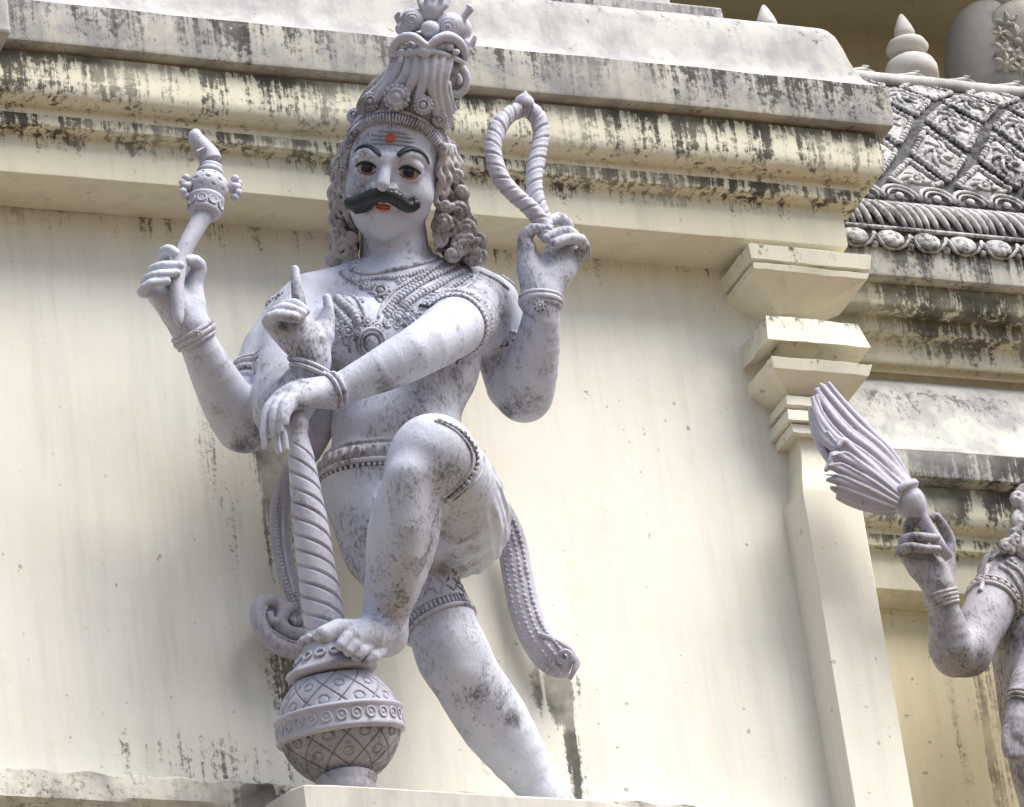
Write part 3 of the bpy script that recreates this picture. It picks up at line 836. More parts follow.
# hand holding the noose
palm(F, [[(541,298,.38,17),(542,282,.385,17),(548,268,.388,14)], [(537,292,.385,14),(529,270,.392,13),(527,250,.40,9.5)], [(545,290,.385,15),(562,270,.388,14.5),(576,253,.39,10)], [(548,280,.386,14),(564,256,.388,12),(570,244,.388,8)], [(546,276,.386,13),(556,246,.388,9),(562,236,.388,7)]])
fingers(F, [[(578,256,.395,8),(585,252,.415,6.4),(581,240,.438,6),(568,239,.446,5.6),(554,244,.445,4.8)], [(572,244,.393,7.6),(576,238,.412,6),(568,231.5,.434,5.7),(557,233,.440,5.3),(546,238.5,.438,4.6)],
            [(564,236,.392,7.2),(568,226,.402,6),(560,218.5,.418,6),(550,221,.425,5.4)],
            [(527,252,.402,9),(525,240,.41,7.4),(531,230,.425,6.4),(543,228,.435,5)]])

# head
def hell(u, v, z, r, k=6): F.ell(hs(u, v, z), np.array(r)/S, HA, k/S)
hell(396, 150, -22, (51, 58, 54), 8)
hell(391, 180, -2, (45, 56, 42), 8)
hell(389, 203, -2, (38.5, 37, 37), 8)
hell(386, 216, 4, (30.5, 25, 32), 8)
def hch(L, k, mode='u', sm=0):
    L = np.array(L, float)
    if sm: L = crom(L, sm)
    F.chain(HP(L), L[:, 3]/S, k/S, mode)
hch([(381, 228, 26, 10.5), (385, 229, 26, 10.5)], 7)
hch([(362, 191, 18, 15), (364, 200, 17, 13)], 10); hch([(415, 196, 17, 17), (412, 206, 15, 14)], 10)
for (u, v) in ((366.4, 168.5), (408.8, 172.5)):
    F.ell(hs(u, v, 45), np.array((14.5, 10.5, 11.5))/S, HA, 5/S, 's')
hch([(354, 159, 22, 3.5), (363, 153, 33, 5), (376, 157, 38, 5.2), (381, 160, 39, 5)], 8, sm=7); hch([(393, 160, 39, 5), (402, 156, 38, 5.2), (415, 155, 33, 5), (427, 164, 19, 3.5)], 8, sm=7)
hch([(387, 158, 38, 5), (386, 168, 42, 5), (384, 178, 49, 6.2), (383, 184.5, 53, 7)], 7, sm=7)
hch([(375, 186.5, 42, 5), (376.5, 188.5, 43.5, 5)], 3.5); hch([(393, 188.5, 42, 5), (391.5, 190.5, 43.5, 5)], 3.5)
for (u, v) in ((378.5, 190.6), (389.5, 191.8)): F.ell(hs(u, v, 47), np.array((3.2, 2.2, 5))/S, HA, 1.2/S, 's')
hch([(374, 196, 34, 7), (384, 197, 38, 8), (396, 199, 34, 7)], 8)          # muzzle
hch([(378, 214, 31, 5), (383, 215, 32, 5.5), (389, 215, 31, 5)], 8)
eyes = [(366.4, 168.5, -1), (408.8, 172.5, 1)]
for (u, v, s) in eyes:
    ec = (u, v, 25.5); R1 = 12.4
    for (amp, r, sgn, w) in ((7.8, 2.1, -1, 12.6), (6.4, 2.0, 1, 12.2), (9.6, 3.0, 1, 12.0)):
        L = []
        for a in np.linspace(-1, 1, 9):
            dx = a*w; dy = sgn*amp*(1-abs(a)**2.2)+.10*dx
            z = math.sqrt(max(9, 14.0**2-dx*dx*.8-dy*dy)); L.append((u+dx, v+dy, 25+z-.8-1.5*abs(a)**3, r))
        hch(L, 2)
    # upper lid fold
    L = []
    for a in np.linspace(-1, 1, 8):
        dx = a*13; dy = -11+5*abs(a)**2+.1*dx; L.append((u+dx, v+dy, 36-4*abs(a)**2, 2.6))
    hch(L, 4)

# cloth folds that radiate over the raised thigh, and a few carved lines
kn = at(436, 446, .60); hp = at(462, 520, .27); TAX = norm(hp-kn); Lg = np.linalg.norm(hp-kn)
e1 = norm(np.cross(TAX, V(0, 0, 1))); e2 = np.cross(TAX, e1)
def folds(P):
    q = P-kn; t = (q@TAX)/Lg; a = np.arctan2(q@e2, q@e1)
    m = np.clip((t-.30)/.12, 0, 1)*np.clip((1.25-t)/.3, 0, 1)
    rr = np.linalg.norm(q-np.outer(q@TAX, TAX), axis=1); m = m*(rr < .17)
    return m*(.0019*np.sin(a*15+t*5+np.sin(t*7))+.0016*np.sin(a*29-t*8))
F.disp(folds, at(440, 560, .2)-V(.25, .55, .2), at(440, 440, .2)+V(.25, .2, .2))
def skin(P):
    return .0006*np.sin(P[:, 0]*27+2*np.sin(P[:, 2]*19+1)+P[:, 1]*11)*np.sin(P[:, 2]*31+P[:, 1]*23+1.5*np.sin(P[:, 0]*17))
lo_s, hi_s = np.min([o[1] for o in F.ops], 0), np.max([o[2] for o in F.ops], 0)
F.disp(skin, lo_s, hi_s)

# weather stains of the paint: worn brown patches and mould, plus occlusion shade painted between limbs
STAINS_SHADE = [(512, 720, .27, 16, .9, .07), (445, 636, .30, 26, .5, .09), (432, 452, .63, 26, .62, .10), (445, 400, .36, 34, .62, .10), (400, 395, .40, 24, .6, .12), (250, 425, .22, 38, .75, .10), (226, 412, .25, 26, .6, .1), (524, 400, .24, 34, .85, .10), (540, 372, .30, 24, .55, .1),
          (385, 385, .47, 22, .8, .07), (420, 368, .47, 18, .55, .06), (300, 402, .47, 12, .9, .05), (318, 398, .46, 9, .6, .05), (405, 258, .36, 22, .5, .08), (382, 262, .36, 20, .55, .08), (470, 545, .45, 34, .62, .16), (480, 580, .35, 24, .6, .16), (440, 570, .4, 16, .8, .2),
          (285, 325, .47, 10, .8, .05), (322, 340, .47, 8, .8, .05), (306, 372, .44, 14, .6, .08), (383, 240, .42, 16, .6, .05), (378, 590, .5, 12, .4, .1), (480, 370, .24, 22, .9, .1), (460, 385, .30, 22, .6, .1), (352, 335, .37, 12, .3, .06), (352, 203, .42, 10, .8, .05), (380, 150, .45, 8, .5, .05), (545, 390, .24, 10, .7, .1), (352, 460, .3, 14, .35, .1), (335, 650, .48, 12, .5, .04), (362, 662, .47, 12, .8, .04), (170, 288, .37, 9, .9, .04), (188, 266, .38, 5, .8, .04), (534, 238, .41, 6, .8, .04), (572, 250, .41, 8, .4, .04), (484, 745, .22, 14, .3, .1), (541, 290, .40, 10, .5, .06)]
STAINS_SHADE += [(400, 255, .38, 30, .5, .08), (372, 440, .4, 14, .4, .08), (440, 375, .36, 20, .7, .1), (465, 350, .3, 16, .7, .08), (325, 385, .3, 22, .7, .1), (268, 395, .24, 18, .6, .08), (205, 395, .3, 14, .5, .08), (245, 445, .2, 22, .9, .1), (510, 410, .22, 18, .9, .1), (545, 345, .33, 14, .5, .06), (420, 650, .28, 18, .5, .1), (470, 690, .26, 14, .35, .1), (455, 560, .42, 22, .7, .15), (495, 520, .3, 20, .5, .15), (360, 560, .25, 16, .35, .1), (375, 620, .48, 12, .5, .06), (345, 310, .36, 14, .4, .08), (290, 300, .28, 14, .4, .06), (500, 300, .3, 14, .4, .06)]
STAINS_SHADE += [(500, 362, .2, 16, 1.0, .1), (478, 392, .25, 14, .9, .1), (440, 355, .3, 14, .8, .06), (455, 372, .3, 14, .8, .08), (340, 372, .3, 12, .8, .08), (325, 440, .3, 8, .8, .1), (405, 268, .32, 14, .7, .06), (350, 500, .28, 12, .5, .08), (455, 600, .28, 10, .7, .1), (430, 540, .4, 12, .7, .15), (375, 245, .42, 10, .7, .05), (365, 210, .45, 8, .5, .04)]  # painted occlusion shade, as between arm and torso
STC = np.array([at(u, v, d) for u, v, d, *_ in STAINS_SHADE]); STR = np.array([(r/S, s, dd) for *_, r, s, dd in STAINS_SHADE])
def stain_shade(P):
    out = np.zeros(len(P))
    for c, (r, s, dd) in zip(STC, STR):
        q = P-c; b = q@Bv; q2 = q-np.outer(b, Bv)
        out = np.maximum(out, s*np.exp(-np.einsum('ij,ij->i', q2, q2)/(r*r)-(b/(dd+.06))**2))
    return out

base_c = at(405, 640, .22); base_c[2] = pzt
statue = thing('guardian_statue', base_c, 'large lavender grey four-armed statue with black moustache and tall crown, one foot on a mace', 'statue')
body = F.build('body', grey_m, statue, attr=stain_shade)

# eyes and face paint
def face_path(px, n, z=90, out=0.):
    q = crom(px, n); O = np.array([hs(u, v, z) for u, v in q]); D = np.array([ray(u, v) for u, v in q])
    P, Nn = F.trace(O, D); return P+Nn*out, Nn
for (u, v, s) in eyes:
    c = hs(u, v, 25.5)
    m = MB(); m.blob(c, 13.0/S, Bv, 1, 28, 18); e = m.build('eye', white_m, statue)
    g = norm(Bv+(.05 if s < 0 else .0)*Rv-.03*Uv); m = MB()
    m.blob(c+g*5.2/S, 8.9/S, g, .96, 24, 14); m.build('iris', iris_m, e)
    m = MB(); m.blob(c+g*11.3/S, 3.9/S, g, .9, 16, 10); m.build('pupil', pupil_m, e)
    for (amp, sgn, w, r, mt, nm) in ((6.2, -1, 11.8, 1.45, black_m, 'eye_liner'), (5.8, 1, 11.4, 1.0, rim_m, 'lower_lid_rim')):
        L = []
        for a in np.linspace(-1, 1 if (sgn > 0 or s < 0) else 1.28, 15):
            dx = a*w; aa = min(1, abs(a)); dy = sgn*amp*(1-aa**2.2)+.10*dx+(1.5*(abs(a)-1) if abs(a) > 1 else 0)
            z = math.sqrt(max(9, 14.6**2-dx*dx*.78-dy*dy)); L.append(hs(u+dx, v+dy, 25+z-1.2*aa**3+.2))
        m = MB(); m.tube(L, np.interp(np.linspace(0, 1, 15), [0, .2, .8, 1], [.5, 1, 1, .5])*r/S, 7); m.build(nm, mt, e)
for px, r in (([(355, 151.5), (361, 147.5), (370, 148), (377, 152), (380.5, 156)], [1.2, 2.8, 3.6, 3.4, 1.6]), ([(398, 156), (403, 151.5), (411, 149), (420, 151.5), (426, 157), (429, 164)], [2.0, 3.8, 3.8, 3.0, 2.0, .8])):
    P, Nn = face_path(px, 22, out=.4/S); m = MB(); rr = np.interp(np.linspace(0, 1, 22), np.linspace(0, 1, len(r)), r)/S
    m.tube(P, rr, 8, flat=.55, nrm=Nn); m.build('eyebrow', brow_m, statue)
for v, a, b in ((132.5, 376, 409), (136.5, 371, 414), (140.5, 370, 415), (144.5, 373, 413)):
    P, Nn = face_path([(a, v-1.2), ((a+b)/2, v-.6), (b, v+2.2)], 18, out=.1/S); m = MB()
    m.tube(P, np.interp(np.linspace(0, 1, 18), [0, .15, .85, 1], [.4, 1.45, 1.45, .4])/S, 6, flat=.35, nrm=Nn); m.build('forehead_line', ash_m, statue)
P, Nn = face_path([(390.5, 138), (391, 138.2)], 2); m = MB(); m.blob(P[0], 5.6/S, Nn[0], .35, 18, 8)
m.torus(P[0]+Nn[0]*1.6/S, 3.4/S, .9/S, Nn[0], 16, 6); m.build('forehead_mark', bindi_m, statue)
# lips and moustache
MF = Field()
def mch(L, k=2.): L = np.array(L, float); q = crom(L, 12); MF.chain(HP(q), q[:, 3]*1.17/S, k/S)
mch([(383, 194, 47, 5.0), (374, 196, 45, 6.6), (364, 201, 40, 6.8), (355, 204.5, 36, 6.2), (349.5, 202.5, 34, 4.6)]); mch([(376, 197, 44, 4), (366, 206, 38, 5), (357, 210, 35, 3.6)])
mch([(385, 194, 47, 5.2), (394, 197, 45, 6.8), (402, 203, 41, 6.0), (409, 207, 38, 5.2), (415, 204.5, 36, 5.0), (414.5, 200.5, 36, 3.6), (411, 201, 37, 2.6)])
mch([(384, 191, 47, 3.6), (384, 197, 46, 5)])
mdir = norm(Rv)
MF.disp(lambda P: .0006*np.sin(((P-HC)@Rv*S)*1.9+((P-HC)@Uv*S)*.8*np.sign((P-HC)@Rv+.01)+1.5*np.sin((P-HC)@Uv*S*.7)), HC-.3, HC+.3)
MF.build('moustache', black_m, statue, res=.0017)
m = MB()
P = HP([(374, 204.5, 38), (379, 205.2, 40.5), (383.5, 206.2, 41.5), (388, 206.2, 40.5), (393, 206.5, 37.5)]); m.tube(crom(P, 13), np.interp(np.linspace(0, 1, 13), [0, .5, 1], [.8, 2.4, .8])/S, 8)
P = HP([(376, 207.2, 38), (380, 208.6, 40), (384, 209.3, 41), (388, 209, 40), (391, 208, 37.5)]); m.tube(crom(P, 13), np.interp(np.linspace(0, 1, 13), [0, .5, 1], [.8, 2.3, .8])/S, 8)
m.build('lips', red_m, statue)

# ------------------------------------------------------------------ jewellery and cloth edges of the big statue
def ring_tube(mb, c, axis, rmax, r, n=48, out=0., shift=0.):
    c = c+norm(axis)*shift; P, D = F.around(c, axis, rmax, n); mb.tube(P+D*out, r, 7, True)
def ring_beads(mb, c, axis, rmax, r, n, out=0., shift=0., sq=.8, st=1.):
    c = c+norm(axis)*shift; P, D = F.around(c, axis, rmax, n)
    CREVICE[0].tube(P-D*r*.2, r*.95, 8, True, flat=.6, nrm=D)
    for p, d in zip(P, D):
      if np.linalg.norm(p-c) < rmax*.97: mb.blob(p+d*out, r, d, sq, 7, 5, tan=axis, stretch=st)
CREVICE = [MB()]  # tubes and discs added to darken the gaps between beads
def crevice_build(parent):
    if CREVICE[0].n: CREVICE[0].build('crevice_shade', crevice_m, parent)
    CREVICE[0] = MB()
def rosette(mb, p, n, r, petals=8, core=True):
    CREVICE[0].blob(p-n*r*.12, r*1.12, n, .25, 14, 6)
    mb.torus(p+n*r*.12, r*.62, r*.2, n, 16, 6)
    if core: mb.blob(p+n*r*.1, r*.42, n, .8, 9, 5)
    x = norm(np.cross(n, V(.1, .2, 1))); y = np.cross(n, x)
    for i in range(petals):
        a = 2*math.pi*i/petals; mb.blob(p+(x*math.cos(a)+y*math.sin(a))*r*.9, r*.27, n, .7, 6, 4)
def surf_beads(mb, px, n, r, out=0., sq=.9, jit=.0, dmax=.435):
    P, Nn = F.surf(px, n); ok = -P[:, 1] < dmax; CREVICE[0].tube((P-Nn*r*.25)[ok], r*.95, 8, flat=.6, nrm=Nn[ok])
    for p, d in zip(P, Nn):
      if -p[1] < dmax: mb.blob(p+d*out, r*(1+jit*rng.uniform(-1, 1)), d, sq, 7, 5)
def surf_tube(mb, px, n, r, out=0.):
    P, Nn = F.surf(px, n); mb.tube(P+Nn*out, r, 7)
def ax(a, b): return norm(at(*b)-at(*a))
p_ = 1/S
# necklaces
m = MB()
surf_tube(m, [(350,269),(361,273),(375,273),(392,270),(413,265.5),(432,260),(440,254)], 40, 2.2*p_, .5*p_)
surf_beads(m, [(341,273),(350,279),(361,280.5),(376,278),(393,278),(413,274.5),(436,266.5)], 30, 2.6*p_, 1*p_)
for (u, v, r) in ((365,284.5,6.5), (380,291.5,10.5), (403,281,7.2)):
    P, Nn = F.surf([(u,v),(u+.1,v)], 2); rosette(m, P[0], Nn[0], r*p_, 10)
crevice_build(m.build('necklace', orn_m, statue))
m = MB()
surf_beads(m, [(457,265),(441,273),(426,281),(408,292),(394,304),(387,316)], 24, 3.4*p_, .8*p_)
surf_beads(m, [(462,272),(448,279),(436,287),(418,296),(404,308),(398,318)], 22, 3.8*p_, .8*p_)
surf_tube(m, [(443,259),(430,269),(410,280),(393,292),(382,306),(378,318)], 30, 1.8*p_)
surf_tube(m, [(452,258),(468,266),(474,278),(466,287),(446,296)], 30, 2.0*p_)
surf_tube(m, [(478,272),(470,284),(452,296)], 20, 1.6*p_)
surf_beads(m, [(322,284),(331,293),(343,304),(353,313),(357,322)], 13, 5.2*p_, .5*p_)
surf_tube(m, [(337,277),(346,291),(357,300),(363,311),(366,320)], 26, 2.2*p_)
surf_tube(m, [(328,279),(338,292),(350,304),(360,316)], 26, 1.6*p_)
surf_beads(m, [(325,297),(333,306),(342,316),(350,326)], 12, 3*p_, .5*p_)
for (u, v, r) in ((396,316,6.5), (377,328,7), (367,322,6), (348,331,7.5), (340,322,5), (357,336,5.5), (410,308,5), (386,324,4.5)):
    P, Nn = F.surf([(u,v),(u+.1,v)], 2)
    if -P[0][1] < .435: rosette(m, P[0], Nn[0], r*p_, 8)
for (px, n, r) in (([(447,258),(432,270),(413,284),(395,299),(384,312)], 24, 2.4), ([(470,276),(455,287),(440,296),(424,305)], 16, 2.6), ([(332,280),(341,294),(352,306),(361,317)], 16, 2.6), ([(322,292),(330,303),(341,314),(350,322)], 12, 2.8), ([(344,276),(358,284),(372,291),(380,302),(392,292),(410,282),(430,270)], 34, 1.8)):
    surf_beads(m, px, n, r*p_, .5*p_)
for (u, v, r) in ((360,300,4.5), (402,302,4), (424,290,4)):
    P, Nn = F.surf([(u,v),(u+.1,v)], 2)
    if -P[0][1] < .435: rosette(m, P[0], Nn[0], r*p_, 8)
P, Nn = F.surf([(371,343),(371.1,343)], 2)
m.torus(P[0], 11*p_, 2*p_, Nn[0], 26, 7); m.torus(P[0], 14.5*p_, 1.8*p_, Nn[0], 30, 7); m.blob(P[0], 8.5*p_, Nn[0], .35, 16, 6)
for i in range(110):      # filigree between the strands
    u, v = (rng.uniform(326, 368), rng.uniform(312, 344)) if i % 2 else (rng.uniform(384, 424), rng.uniform(306, 328))
    if i % 2 and v > 301+(442-u)*.55-9: continue
    P, Nn = F.surf([(u,v),(u+.1,v)], 2)
    if -P[0][1] > .43: continue
    if rng.random() < .5: m.torus(P[0], rng.uniform(2.4, 3.8)*p_, 1.1*p_, Nn[0], 10, 5)
    else: m.blob(P[0], rng.uniform(1.8, 3)*p_, Nn[0], .8, 7, 5)
surf_beads(m, [(352,338),(349.5,344),(350,351)], 5, 2*p_, .5*p_)
crevice_build(m.build('necklace', orn_m, statue))
# armlets
m = MB(); a = ax((474,306,.29), (445,334,.44)); c = at(457, 325, .385)
for s in (-8, -3, 2): ring_tube(m, c, a, 41*p_, 2.6*p_, shift=s*p_)
ring_beads(m, c, a, 41*p_, 3.2*p_, 40, 1*p_, shift=7*p_); ring_beads(m, c, a, 41*p_, 2.4*p_, 46, 1*p_, shift=-13*p_)
for (u, v, r) in ((458,292.5,6.5),(467,294.5,6),(450,292.5,4.5),(476,300,4.5)):
    P, Nn = F.surf([(u,v),(u+.1,v)], 2); rosette(m, P[0]+Nn[0]*2*p_, Nn[0], r*p_, 8)
crevice_build(m.build('armlet', orn_m, statue))
m = MB(); a = ax((270,352,.20), (248,405,.20)); c = at(257, 384, .20)
for s in (-9, 9): ring_tube(m, c, a, 50*p_, 2.4*p_, shift=s*p_)
ring_beads(m, c, a, 50*p_, 4*p_, 30, .5*p_); ring_beads(m, c, a, 50*p_, 2.2*p_, 44, 1*p_, shift=-13*p_)
crevice_build(m.build('armlet', orn_m, statue))
m = MB(); a = ax((503,340,.215), (513,385,.20)); c = at(506, 352, .21)
for s in (-7, 0, 7): ring_tube(m, c, a, 41*p_, 2.6*p_, shift=s*p_)
ring_beads(m, c, a, 41*p_, 3*p_, 34, 1*p_, shift=3.5*p_); crevice_build(m.build('armlet', orn_m, statue))
m = MB()
for q in ([(477,266),(494,272),(510,282),(518,292)], [(480,272),(495,279),(508,289)], [(474,262),(492,266),(506,274)]):
    m = MB(); surf_tube(m, q, 18, 2.2*p_); m.build('shoulder_band', orn_m, statue)
for (u, v, r) in ((270,301,6.5), (262,309,6), (279,295,5.5)):
    P, Nn = F.surf([(u,v),(u+.1,v)], 2); m = MB(); rosette(m, P[0], Nn[0], r*p_, 8); crevice_build(m.build('shoulder_rosette', orn_m, statue))
# bracelets
def bracelet(p, q, L, boss=None, rmax=26):
    m = MB(); a = ax(p, q); c = (at(*p)+at(*q))*.5
    for s, r in L: ring_tube(m, c, a, rmax*p_, r*p_, 40, .6*p_, s*p_)
    if boss:
        P, Nn = F.surf([boss[:2], (boss[0]+.1, boss[1])], 2); rosette(m, P[0]+Nn[0]*2*p_, Nn[0], boss[2]*p_, 8)
    crevice_build(m.build('bracelet', orn_m, statue))
bracelet((190,331,.335), (196,342,.325), [(-5, 2.6), (0, 3.4), (5, 2.4)], (197.5,335,5.5))
bracelet((328,393,.458), (342,388,.463), [(-3, 2.6), (2.5, 3.0)], (340,405,3))
bracelet((541,296,.38), (541,308,.375), [(-4, 2.4), (1, 3.6), (5.5, 2.2)], (540,306,5.5))
bracelet((313,364,.44), (309,374,.43), [(-2, 2.2), (3, 2.6)])
# belt
m = MB(); c = at(402, 466, .215)
ring_tube(m, c, TZ, .215, 2.4*p_, 90, .6*p_, shift=7*p_); ring_tube(m, c, TZ, .215, 3.0*p_, 90, .6*p_, shift=-14*p_)
P1, D1 = F.around(c+TZ*5*p_, TZ, .215, 110); P2, D2 = F.around(c-TZ*11*p_, TZ, .215, 110)
m.grid(np.stack([P1-D1*.004, P1+D1*.003, (P1+P2)*.5+(D1+D2)*.0035, P2+D2*.003, P2-D2*.004], 1), True, False)
for i in range(0, 110, 2):
    h = rng.choice((.12, .3)); m.tube([P1[i]*(1-t)+P2[i]*t+D1[i]*.006 for t in (h, .4, .6, .92)], [1.6*p_, 3.1*p_, 3.1*p_, 1.8*p_], 6, flat=.8)
    if i % 4 == 0: q = (P1[i+1]+P2[i+1])*.5+D1[i]*.005; m.torus(q, 3.4*p_, 1.1*p_, D1[i], 10, 5)
ring_beads(m, c, TZ, .215, 2.2*p_, 84, .8*p_, shift=-19*p_)
crevice_build(m.build('belt', orn_m, statue))
# hem of the short cloth on the standing leg
m = MB(); a = ax((425,600,.25), (452,655,.265)); c = at(442.5, 625, .259)
ring_tube(m, c, a, 52*p_, 2.6*p_, 56, .8*p_); ring_tube(m, c, a, 52*p_, 1.4*p_, 56, .4*p_, shift=-12*p_)
P1, D1 = F.around(c-a*3*p_, a, 52*p_, 52); P2, D2 = F.around(c-a*10*p_, a, 52*p_, 52)
for i in range(52): m.tube([P1[i]+D1[i]*.002, P2[i]+D2[i]*.001], 1.7*p_, 6)
for sh, n in ((-20, 26), (-29, 22), (-38, 20)):
    P, D = F.around(c+a*sh*p_, a, 52*p_, n)
    for i, (p, d) in enumerate(zip(P, D)):
        t = np.cross(a, d); s = 1 if i % 2 else -1
        m.tube([p+a*s*4*p_-t*3*p_, p+d*.0015, p-a*s*3*p_+t*4*p_], [.6*p_, 1.4*p_, .6*p_], 5)
crevice_build(m.build('garment_hem', orn_m, statue))
m = MB(); hem = [(440,421),(452,426),(463,433),(472,444),(477,457),(475,470),(467,482),(457,491),(446,500)]
surf_beads(m, hem, 21, 3.1*p_, .6*p_, .9, .25, 9); surf_tube(m, [(u-5, v-.5) for u, v in hem], 40, 1.5*p_)
surf_tube(m, [(u+7, v+1) for u, v in hem], 40, 1.3*p_)
crevice_build(m.build('garment_hem', orn_m, statue))
# sashes
def ribbon(mb, L, n=40, thick=.5):
    q = crom(np.array(L, float), n); P = AT(q); w = q[:, 3]*p_
    Nn = np.tile(norm(Bv+.2*V(0, -1, 0)), (n, 1)); mb.tube(P, w, 18, flat=thick, nrm=Nn); return P, w
sash_m = stone('sash_paint', (.48, .48, .56), dirt=(.08, .07, .07), amount=.6, lo=.47, hi=.66)
m = MB()
P, w = ribbon(m, [(446,462,.20,9),(470,476,.14,10),(486,492,.09,11),(500,512,.055,13),(511,540,.045,15),(517,572,.042,15.5),(524,606,.042,16),(535,634,.045,17),(549,653,.05,18.5),(561,665,.052,15),(569,670,.05,8)], 50, .62)
for i in range(3, 47):
    T = norm(P[min(49, i+1)]-P[i-1]); sd = norm(np.cross(T, Bv))
    for s in (-.62, -.2, .22, .62):
        q = P[i]+sd*w[i]*s+Bv*w[i]*.62*math.sqrt(1-s*s); m.blob(q+T*(.004 if abs(s) < .3 else 0), rng.uniform(2.0, 3.0)*p_, norm(Bv+sd*s), .75, 6, 4, tan=T, stretch=1.4)
m.torus(at(565, 657, .088), 6*p_, 2.6*p_, Bv, 18, 7); m.tube([at(u, v, .075) for u, v in ((540,634),(556,641),(570,650),(577,664),(570,679))], np.array([2, 3.4, 4, 4, 2])*p_, 8)
m.build('sash', sash_m, statue)
m = MB()
ribbon(m, [(334,396,.22,11),(322,424,.19,14),(308,452,.145,13),(292,472,.09,10.5),(280,505,.07,10),(281,540,.06,10),(288,575,.06,9.5),(299,606,.06,9),(308,640,.06,9)], 40, .6)
for px in ([(287,480),(283,520),(285,555),(294,595)],): m.tube([at(u, v, .085) for u, v in crom(px, 24)], 1.8*p_, 6)
sp = [(318,652),(295,652),(272,642),(259,624),(258,608),(267,600),(278,603),(282,613),(277,622),(270,619),(270,613)]
q = crom(sp, 46); m.tube([at(u, v, .075-.0*i) for i, (u, v) in enumerate(q)], np.interp(np.linspace(0, 1, 46), [0, .3, .7, 1], [9, 8.5, 6.5, 4])*p_, 12)
q2 = crom([(312,638),(290,634),(281,622),(287,609),(298,607),(303,616),(296,623),(292,618)], 36); m.tube([at(u, v, .07) for u, v in q2], np.interp(np.linspace(0, 1, 36), [0, .4, 1], [10, 7, 3.6])*p_, 12)
for (u, v, r, st) in ((268,616,14,1), (291,620,14,1), (283,636,12,2.0), (303,642,12,1.6)): m.blob(at(u, v, .045), r*p_, Bv, .7, 18, 9, tan=Rv, stretch=st)
for off in (0, 3.5):
    m.tube([at(u+off*.6, v+off, .088) for u, v in crom([(312,644),(290,641),(272,631)], 16)], 1.6*p_, 6)
P_ = crom([(284,480),(279,510),(281,545),(288,578),(297,604)], 34)
for u, v in P_: m.blob(at(u-2.5, v, .082), 2.3*p_, Bv, .8, 6, 4); m.blob(at(u+3.5, v+2, .084), 1.8*p_, Bv, .8, 6, 4)
for i in range(4, 30):
    a, b = q[i], q[i+1]; t = (b-a)/np.linalg.norm(b-a); nn = np.array([t[1], -t[0]])*-1
    m.blob(at(*(a+nn*6.5), .085), 2.6*p_, Bv, .8, 7, 4)
m.build('sash', sash_m, statue)

# ------------------------------------------------------------------ crown and hair
K = Field()
def kc(L, k=3, sm=0):
    L = np.array(L, float)
    if sm: L = crom(L, sm)
    K.chain(HP(L), L[:, 3]/S, k/S)
def kell(u, v, z, r, k=6): K.ell(hs(u, v, z), np.array(r)/S, HA, k/S)
kell(402, 115, -24, (47, 33, 45), 8)
kc([(404,108,-12,42),(415,95,-6,38),(425,78,0,33.5),(429,73,0,33)], 8, 9)
kc([(412,62,0,18),(447,64,0,18)], 4); kc([(412,52,0,17),(447,54,0,17)], 4); kc([(414,46,6,14),(446,48,6,14)], 4)
nK = len(K.ops)
def ksurf(px, n):
    q = crom(px, n); O = np.array([hs(u, v, 120) for u, v in q]); D = np.array([ray(u, v) for u, v in q])
    P, Nn = K.trace(O, D); ok = np.abs(K.ev(P)) < .006
    if ok.sum() >= 2 and not ok.all():
        i = np.nonzero(ok)[0]; i = np.array([i[np.argmin(np.abs(i-j))] for j in range(n)]); P, Nn = P[i]+np.linspace(0, 1e-4, n)[:, None], Nn[i]
    return P, Nn
locks = [[(366,100),(384,84),(393,68),(395,53)], [(378,98),(392,80),(400,66),(402,53)], [(390,95),(404,78),(409,64),(410,53)], [(404,96),(414,79),(417,65),(418,53)], [(418,100),(423,82),(425,67),(426,54)],
         [(436,112),(432,92),(432,72),(436,54)], [(444,125),(438,98),(438,76),(443,56)], [(450,140),(447,108),(443,86),(449,62)], [(455,150),(453,118),(448,96),(447,84)]]
tr = [ksurf(px, 14) for px in locks]
K0 = K; K = Field()
for P, Nn in tr:
    K.chain(P+Nn*.6*p_, np.interp(np.linspace(0, 1, 14), [0, .5, 1], [4.6, 5.2, 4.2])*p_, .7*p_)
    K.chain(P+Nn*4.6*p_, np.interp(np.linspace(0, 1, 14), [0, .5, 1], [1.0, 1.6, 1.0])*p_, .6*p_)
# side scroll
t = np.linspace(0, 1, 26); ang = -1.9+t*8.2; rad = 15*(1-t*.72)
kc([(456+r*.85*math.cos(a), 82+r*1.15*math.sin(a), 8+6*tt, 4.6-1.6*tt) for a, r, tt in zip(ang, rad, t)], 1.5)
K0.ell(hs(457, 84, 2), np.array((10, 15, 10))/S, HA, 3/S)
# twin arched band, strap and bosses at the top
kc([(391,56,14,3),(393,47,24,4),(402,38,30,4.6),(413,37,34,4.6),(422,43,35,4.2),(428,47,36,3)], 1.5, 14); kc([(428,47,36,3),(436,40,34,4.4),(447,36,30,4.8),(458,41,22,4.8),(464,51,12,4.2),(465,62,4,3)], 1.5, 14)
kc([(392,55,20,2.6),(408,53,31,2.8),(424,51,35,3),(440,53,32,2.8),(456,59,20,2.8),(465,64,6,2.4)], 1.5, 14)
kell(424.5, 51.5, 35, (7.5, 6, 5), 1); kell(391.5, 47.5, 18, (5, 3.4, 4), 1)
for u, v, r in ((404,46,4.2),(411,45,4.6),(440,46,5.2),(449,47,4.8),(456,52,4)): kell(u, v, 27, (r, r*.8, r*.8), 1)
kell(413, 20, 4, (12.5, 12, 12), 2); kell(404, 29, 4, (9, 7, 9), 3)
